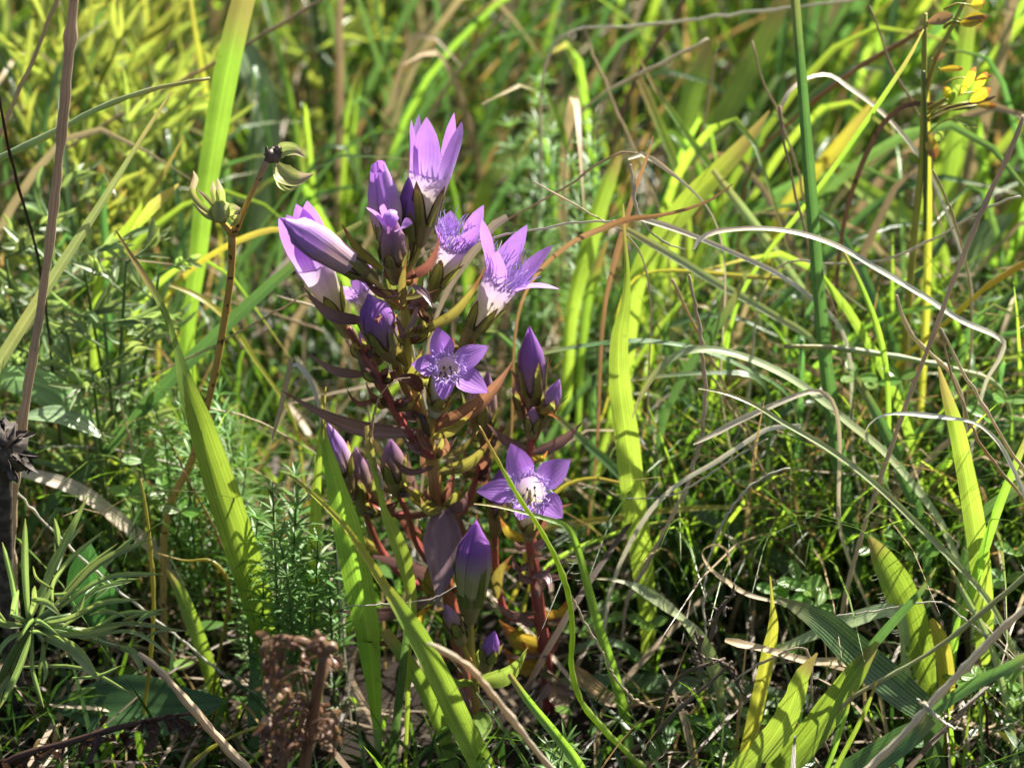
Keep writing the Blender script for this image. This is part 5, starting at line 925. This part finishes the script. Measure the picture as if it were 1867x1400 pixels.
# yellow-leaved legume sprig top right
r = G(1640, 640); r = A(P(1670, 420, 6.5)[0], 6.5, -.2)
ls = thing('yellow_leaved_sprig', 'upright sprig with yellow and orange leaflets at the top right', 'herb', r)
MB().tube([r, P(1668, 420, 6.5), P(1680, 300, 6.5), P(1684, 180, 6.5), P(1686, 60, 6.6), P(1688, 25, 6.6)], [.09, .085, .08, .07, .06, .04], n=24).build('stem', 'STEMY', ls)
MB().tube([P(1684, 185, 6.5), P(1705, 110, 6.5), P(1735, 50, 6.6), P(1765, -10, 6.7)], [.06, .06, .05, .04], n=14).build('branch', 'STEMY', ls)
MB().tube([P(1686, 420, 6.5), P(1688, 250, 6.4), P(1684, 130, 6.3)], [.05, .05, .04], n=14).build('branch', 'STALK', ls)
for b, t_, w_, mt in [((1752, 42), (1798, 34), 22, 'YLEAF'), ((1752, 45), (1790, 40), 16, 'YLEAF'), ((1770, 10), (1796, 5), 18, 'YLEAF'), ((1712, 127), (1756, 126), 10, 'YLEAF'), ((1752, 172), (1778, 122), 12, 'YLEAF'), ((1738, 178), (1752, 156), 14, 'LG'), ((1775, 168), (1800, 132), 12, 'YLEAF'), ((1768, 186), (1806, 162), 16, 'YLEAF'), ((1782, 192), (1817, 194), 11, 'LY'), ((1725, 190), (1742, 170), 12, 'LG'), ((1700, 260), (1722, 240), 11, 'LG'), ((1678, 300), (1655, 280), 11, 'LG'), ((1742, 215), (1782, 232), 16, 'LG'), ((1752, 36), (1808, 30), 6, 'O'), ((1690, 42), (1738, 28), 18, 'O'), ((1775, 145), (1808, 138), 9, 'O'), ((1690, 240), (1705, 290), 18, 'LY'), ((1735, 180), (1720, 160), 14, 'YLEAF'), ((1700, 110), (1725, 100), 10, 'O')]:
    p0, p2 = P(*b, 6.5), P(*t_, 6.2); m_ = MB(); leaflet(m_, p0, nrm(p2-p0), np.linalg.norm(p2-p0), wpx(w_*1.4, p0), nrm(-FW*1.6+A(U(-.4, .4), 0, U(0, .8)))); m_.build('leaflet', mt, ls)
    m_ = MB(); pa = P(min(b[0], 1720), b[1]+8, 6.5) if b[1] < 150 else P(1690, b[1]+30, 6.5)
    m_.tube([pa, (pa+p0)/2+A(0, 0, .1), p0], [.025, .02, .02], n=5, sides=5); m_.build('leaf_stalk', 'STEMY', ls)

# ------------------------------------------------------------------ tussocks behind (each blade a part)
def tussock(label, x, y, n, h, wd, lean, kinds, spread=1.6, droop=(.05, .5)):
    t = thing('grass_tussock', label, 'grass tussock', A(x, y, -.2), 'grass tussocks behind the gentian')
    for k in range(int(n*1.3)):
        r = A(x+random.gauss(0, spread*1.2), y+random.gauss(0, spread), -.25); H = U(*h); az = U(0, 6.28)
        d = A(math.cos(az)*.35+lean[0]+U(-.25, .25), math.sin(az)*.35+lean[1]+U(-.2, .2), 0); dr = U(*droop)
        pts = [r, r+A(d[0]*.12*H, d[1]*.12*H, .36*H), r+A(d[0]*.42*H, d[1]*.42*H, .72*H), r+A(d[0]*.85*H, d[1]*.85*H, H*(1-.25*dr)), r+A(d[0]*1.3*H, d[1]*1.3*H, H*(1.12-1.0*dr))]
        w0 = U(*wd)*.62; kd = random.choice(kinds)
        MB().ribbon(pts[::-1], [.02, w0*.7, w0, w0*.9, w0*.6], roll=U(-.9, .9), n=13, fold=U(.08, .3), across=5).build('grass_leaf', kd, t)
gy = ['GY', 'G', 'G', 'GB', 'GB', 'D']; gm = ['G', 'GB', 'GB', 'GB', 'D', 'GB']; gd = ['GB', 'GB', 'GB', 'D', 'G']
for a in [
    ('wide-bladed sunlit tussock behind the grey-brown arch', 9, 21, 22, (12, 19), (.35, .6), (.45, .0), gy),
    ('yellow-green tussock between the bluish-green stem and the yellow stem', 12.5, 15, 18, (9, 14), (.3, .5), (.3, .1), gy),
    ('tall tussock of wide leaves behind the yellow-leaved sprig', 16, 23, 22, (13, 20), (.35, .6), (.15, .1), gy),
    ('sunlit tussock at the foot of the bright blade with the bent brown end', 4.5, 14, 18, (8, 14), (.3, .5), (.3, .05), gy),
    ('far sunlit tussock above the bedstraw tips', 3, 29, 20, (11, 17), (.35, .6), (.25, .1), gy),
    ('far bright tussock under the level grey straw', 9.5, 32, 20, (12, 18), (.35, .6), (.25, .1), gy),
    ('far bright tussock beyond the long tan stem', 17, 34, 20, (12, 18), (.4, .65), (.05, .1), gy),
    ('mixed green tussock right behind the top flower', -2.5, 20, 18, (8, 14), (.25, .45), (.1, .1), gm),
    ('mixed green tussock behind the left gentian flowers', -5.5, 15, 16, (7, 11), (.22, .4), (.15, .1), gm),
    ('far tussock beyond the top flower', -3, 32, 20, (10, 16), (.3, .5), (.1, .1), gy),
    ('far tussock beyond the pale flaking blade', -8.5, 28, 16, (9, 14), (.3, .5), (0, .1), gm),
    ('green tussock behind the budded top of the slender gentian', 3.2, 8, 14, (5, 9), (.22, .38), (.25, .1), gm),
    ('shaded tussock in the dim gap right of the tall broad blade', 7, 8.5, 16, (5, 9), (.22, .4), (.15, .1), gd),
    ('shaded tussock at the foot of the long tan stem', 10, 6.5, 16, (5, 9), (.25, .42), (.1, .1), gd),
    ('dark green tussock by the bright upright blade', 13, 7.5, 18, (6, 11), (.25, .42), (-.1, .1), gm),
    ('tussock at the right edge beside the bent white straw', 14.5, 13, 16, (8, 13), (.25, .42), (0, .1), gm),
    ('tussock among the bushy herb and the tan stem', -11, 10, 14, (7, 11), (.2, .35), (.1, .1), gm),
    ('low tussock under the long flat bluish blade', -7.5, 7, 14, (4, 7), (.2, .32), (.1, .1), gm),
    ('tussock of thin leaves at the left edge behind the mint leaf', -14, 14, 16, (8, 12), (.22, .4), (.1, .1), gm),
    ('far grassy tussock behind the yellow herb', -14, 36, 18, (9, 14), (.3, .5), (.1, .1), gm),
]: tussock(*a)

# ------------------------------------------------------------------ uncountable fine grass, litter and ground cover
def ceil_ok(px, py, Y, x):
    ok = np.ones(len(px), bool)
    fr = Y < 2.0
    inpl = (px > 470) & (px < 1080)
    ok &= ~(fr & inpl & (py < 1255)); ok &= ~(fr & ~inpl & (py < 1130))
    md = (Y >= 2.0) & (Y < 9); ok &= ~(md & (py < np.where(inpl, 640, 560)))
    ok &= ~((Y >= 9) & (Y < 18) & (py < np.where(inpl, 330, 180)))
    return ok
def projv(p):
    v = p-CAM; z = v@FW; return 933.5+FPX*(v@RT)/z, 700-FPX*(v@UP)/z
def stuff(name, label, cat, mat, root, tipd, H, wd, psi, bend, rnd, M_=7, prof=None):
    N = len(root); s = np.linspace(0, 1, M_)
    pr = np.array([.7, .95, 1, .92, .75, .45, .04]) if prof is None else np.array(prof)
    c = root[:, None, :]+np.concatenate([(tipd[:, None, :2]*(s**1.6)[None, :, None]), (H[:, None]*(s[None]-bend[:, None]*s[None]**3))[:, :, None]], -1)
    wv = np.stack([np.cos(psi), np.sin(psi), np.zeros(N)], -1)
    g = np.zeros((N, M_, 3, 3))
    for j, q in enumerate((-1, 0, 1)):
        g[:, :, j] = c+wv[:, None, :]*(q*.5*wd[:, None]*pr[None])[:, :, None]
    nn = np.stack([-np.sin(psi), np.cos(psi), np.zeros(N)], -1); g[:, :, 1] += nn[:, None, :]*(.18*wd[:, None]*pr[None])[:, :, None]
    v = g.reshape(-1, 3); i, j = np.meshgrid(np.arange(M_-1), np.arange(2), indexing='ij'); a = (i*3+j).ravel()
    q = np.stack([a, a+1, a+4, a+3], -1); f = (q[None]+np.arange(N)[:, None, None]*M_*3).reshape(-1, 4)
    me = bpy.data.meshes.new(name); me.vertices.add(len(v)); me.vertices.foreach_set('co', (v*.01).astype(np.float32).ravel())
    me.loops.add(f.size); me.loops.foreach_set('vertex_index', f.astype(np.int32).ravel()); me.polygons.add(len(f))
    me.polygons.foreach_set('loop_start', np.arange(0, f.size, 4, dtype=np.int32)); me.polygons.foreach_set('use_smooth', np.ones(len(f), bool)); me.update(calc_edges=True)
    uvv = np.tile(np.stack([np.tile([0, .5, 1], M_), np.repeat(s, 3)], -1), (N, 1)); ul = me.uv_layers.new(name='UVMap'); ul.data.foreach_set('uv', uvv[f.ravel()].astype(np.float32).ravel())
    at = me.attributes.new('rnd', 'FLOAT', 'POINT'); at.data.foreach_set('value', np.repeat(rnd, M_*3).astype(np.float32))
    me.materials.append(M[mat]); o = bpy.data.objects.new(name, me); S.collection.objects.link(o); o['kind'] = 'stuff'; o['label'] = label; o['category'] = cat
    return o
def field(N, x, y): return np.stack([RNG.uniform(*x, N), RNG.uniform(*y, N), np.full(N, -.25)], -1)
# fine grass
N = 12000; rt = field(N, (-34, 34), (-14, 75)); y_ = rt[:, 1]
keep = RNG.random(N) < np.interp(y_, [-14, 0, 8, 30, 45, 75], [.5, .45, .55, 1, .8, .5]); rt = rt[keep]; N = len(rt)
H = RNG.uniform(.35, 1, N)*np.interp(rt[:, 1], [-14, 0, 10, 25, 75], [4.5, 5, 9, 15, 16]); az = RNG.uniform(0, 6.283, N)
ln = RNG.uniform(.1, .9, N)*H; td = np.stack([np.cos(az)*ln+H*.12, np.sin(az)*ln], -1); bd = RNG.uniform(0, .55, N)
tp = rt+np.concatenate([td, (H*(1-bd))[:, None]], -1); top = rt+np.concatenate([td*.6, (H*.78)[:, None]], -1)
k = np.ones(N, bool)
for q_ in (tp, top):
    px, py = projv(q_); k &= ceil_ok(px, py, np.minimum(q_[:, 1], rt[:, 1]), q_[:, 0])
rt, H, td, bd = rt[k], H[k], td[k], bd[k]; N = len(rt)
rn = np.clip(RNG.normal(0, .24, N)+np.interp(rt[:, 1], [0, 10, 17, 26], [.06, .04, .05, .15]), 0, .88); dry = RNG.random(N) < .24; rn[dry] = RNG.uniform(.92, 1, dry.sum())  # darker green by depth: shade behind the gentian put into the grass colour
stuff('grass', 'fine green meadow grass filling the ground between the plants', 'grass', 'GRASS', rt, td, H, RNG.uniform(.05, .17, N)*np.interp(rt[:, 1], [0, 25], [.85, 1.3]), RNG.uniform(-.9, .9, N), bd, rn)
# denser fine grass at middle height on both sides
for nm, lab, N, xr, yr in (('fine_grass', 'fine dark green and dry grass tangle right of the gentians', 5200, (2.5, 24), (3, 17)), ('fine_grass', 'fine dark green grass tangle left of the gentians', 2200, (-20, -5), (4, 16))):
    rt = field(N, xr, yr); H = RNG.uniform(.4, 1, N)*10.5; az = RNG.uniform(0, 6.283, N); ln = RNG.uniform(.1, 1.0, N)*H
    td = np.stack([np.cos(az)*ln, np.sin(az)*ln], -1); bd = RNG.uniform(0, .6, N); k = np.ones(N, bool)
    for f_ in (.5, .75, 1):
        px, py = projv(rt+np.concatenate([td*f_**1.6, (H*(f_-bd*f_**3))[:, None]], -1)); k &= (py > np.where(rt[:, 1] < 7, 640, 420)) & ~((px > 480) & (px < 1075) & (py < 800))
    rt, H, td, bd = rt[k], H[k], td[k], bd[k]; N = len(rt); rn = np.clip(RNG.normal(.2, .22, N), 0, .85); dry = RNG.random(N) < .22; rn[dry] = RNG.uniform(.92, 1, dry.sum())
    stuff(nm, lab, 'grass', 'GRASS', rt, td, H, RNG.uniform(.04, .14, N), RNG.uniform(-.9, .9, N), bd, rn)
# short dense sward close to the ground around the gentians
N = 6500; rt = field(N, (-26, 26), (-12, 22)); H = RNG.uniform(.4, 1, N)*np.interp(rt[:, 1], [-12, 0, 12], [3.4, 3.8, 6.0]); az = RNG.uniform(0, 6.283, N)
ln = RNG.uniform(.1, 1.3, N)*H; td = np.stack([np.cos(az)*ln, np.sin(az)*ln], -1); bd = RNG.uniform(0, .7, N)
tp = rt+np.concatenate([td*.7, (H*.8)[:, None]], -1); px, py = projv(tp); k = ceil_ok(px, py, np.minimum(tp[:, 1], rt[:, 1]), tp[:, 0])
rt, H, td, bd = rt[k], H[k], td[k], bd[k]; N = len(rt); rn = np.clip(RNG.normal(.14, .2, N), 0, .85); dry = RNG.random(N) < .1; rn[dry] = RNG.uniform(.92, 1, dry.sum())
stuff('short_grass', 'short dense green sward under the taller plants', 'grass', 'GRASS', rt, td, H, RNG.uniform(.05, .16, N), RNG.uniform(-.9, .9, N), bd, rn)
# dry litter
N = 6000; rt = field(N, (-34, 34), (-14, 60)); ln = RNG.uniform(1.5, 6.5, N); az = RNG.uniform(0, 6.283, N)
td = np.stack([np.cos(az)*ln, np.sin(az)*ln], -1); zb = RNG.exponential(.8, N)*np.interp(rt[:, 1], [-10, 3, 15], [.5, .8, 1.6]); rt[:, 2] = np.clip(zb, -.1, 5); H = RNG.uniform(-.15, .45, N)*ln; H = np.maximum(H, -rt[:, 2]); bd = RNG.uniform(0, .9, N)
tp = rt+np.concatenate([td, np.maximum(H, 0)[:, None]], -1); k = np.ones(N, bool)
for q_ in (tp, rt): px, py = projv(q_); k &= ceil_ok(px, py, q_[:, 1], q_[:, 0])
rt, H, td, bd = rt[k], H[k], td[k], bd[k]; N = len(rt); az = np.arctan2(td[:, 1], td[:, 0])
stuff('litter', 'matted tan and grey dead grass litter on the ground', 'litter', 'THATCH', rt, td, H, RNG.uniform(.04, .16, N), az+1.57+RNG.uniform(-.3, .3, N), bd, RNG.random(N)**1.7, prof=[.5, .9, 1, 1, .95, .8, .3])
# ground cover
N = 2600; rt = field(N, (-34, 34), (-10, 60)); az = RNG.uniform(0, 6.283, N); ln = RNG.uniform(.35, .9, N); td = np.stack([np.cos(az)*ln, np.sin(az)*ln], -1)
rt[:, 2] = RNG.uniform(0, 1, N)**1.5*np.interp(rt[:, 1], [-10, 2, 20], [1.2, 2.2, 5]); H = RNG.uniform(-.1, .5, N)*ln
px, py = projv(rt); k = ceil_ok(px, py, rt[:, 1], rt[:, 0]); rt, td, H, az, ln = rt[k], td[k], H[k], az[k], ln[k]; N = len(rt)
stuff('ground_cover', 'small dark leaves of low herbs close to the ground', 'ground cover', 'COVER', rt, td, H, ln*RNG.uniform(.3, .6, N), az+1.57, RNG.uniform(0, .5, N), RNG.random(N), prof=[.15, .7, .95, 1, .85, .5, .05])

for o in bpy.data.objects:
    if '_org' in o: del o['_org']
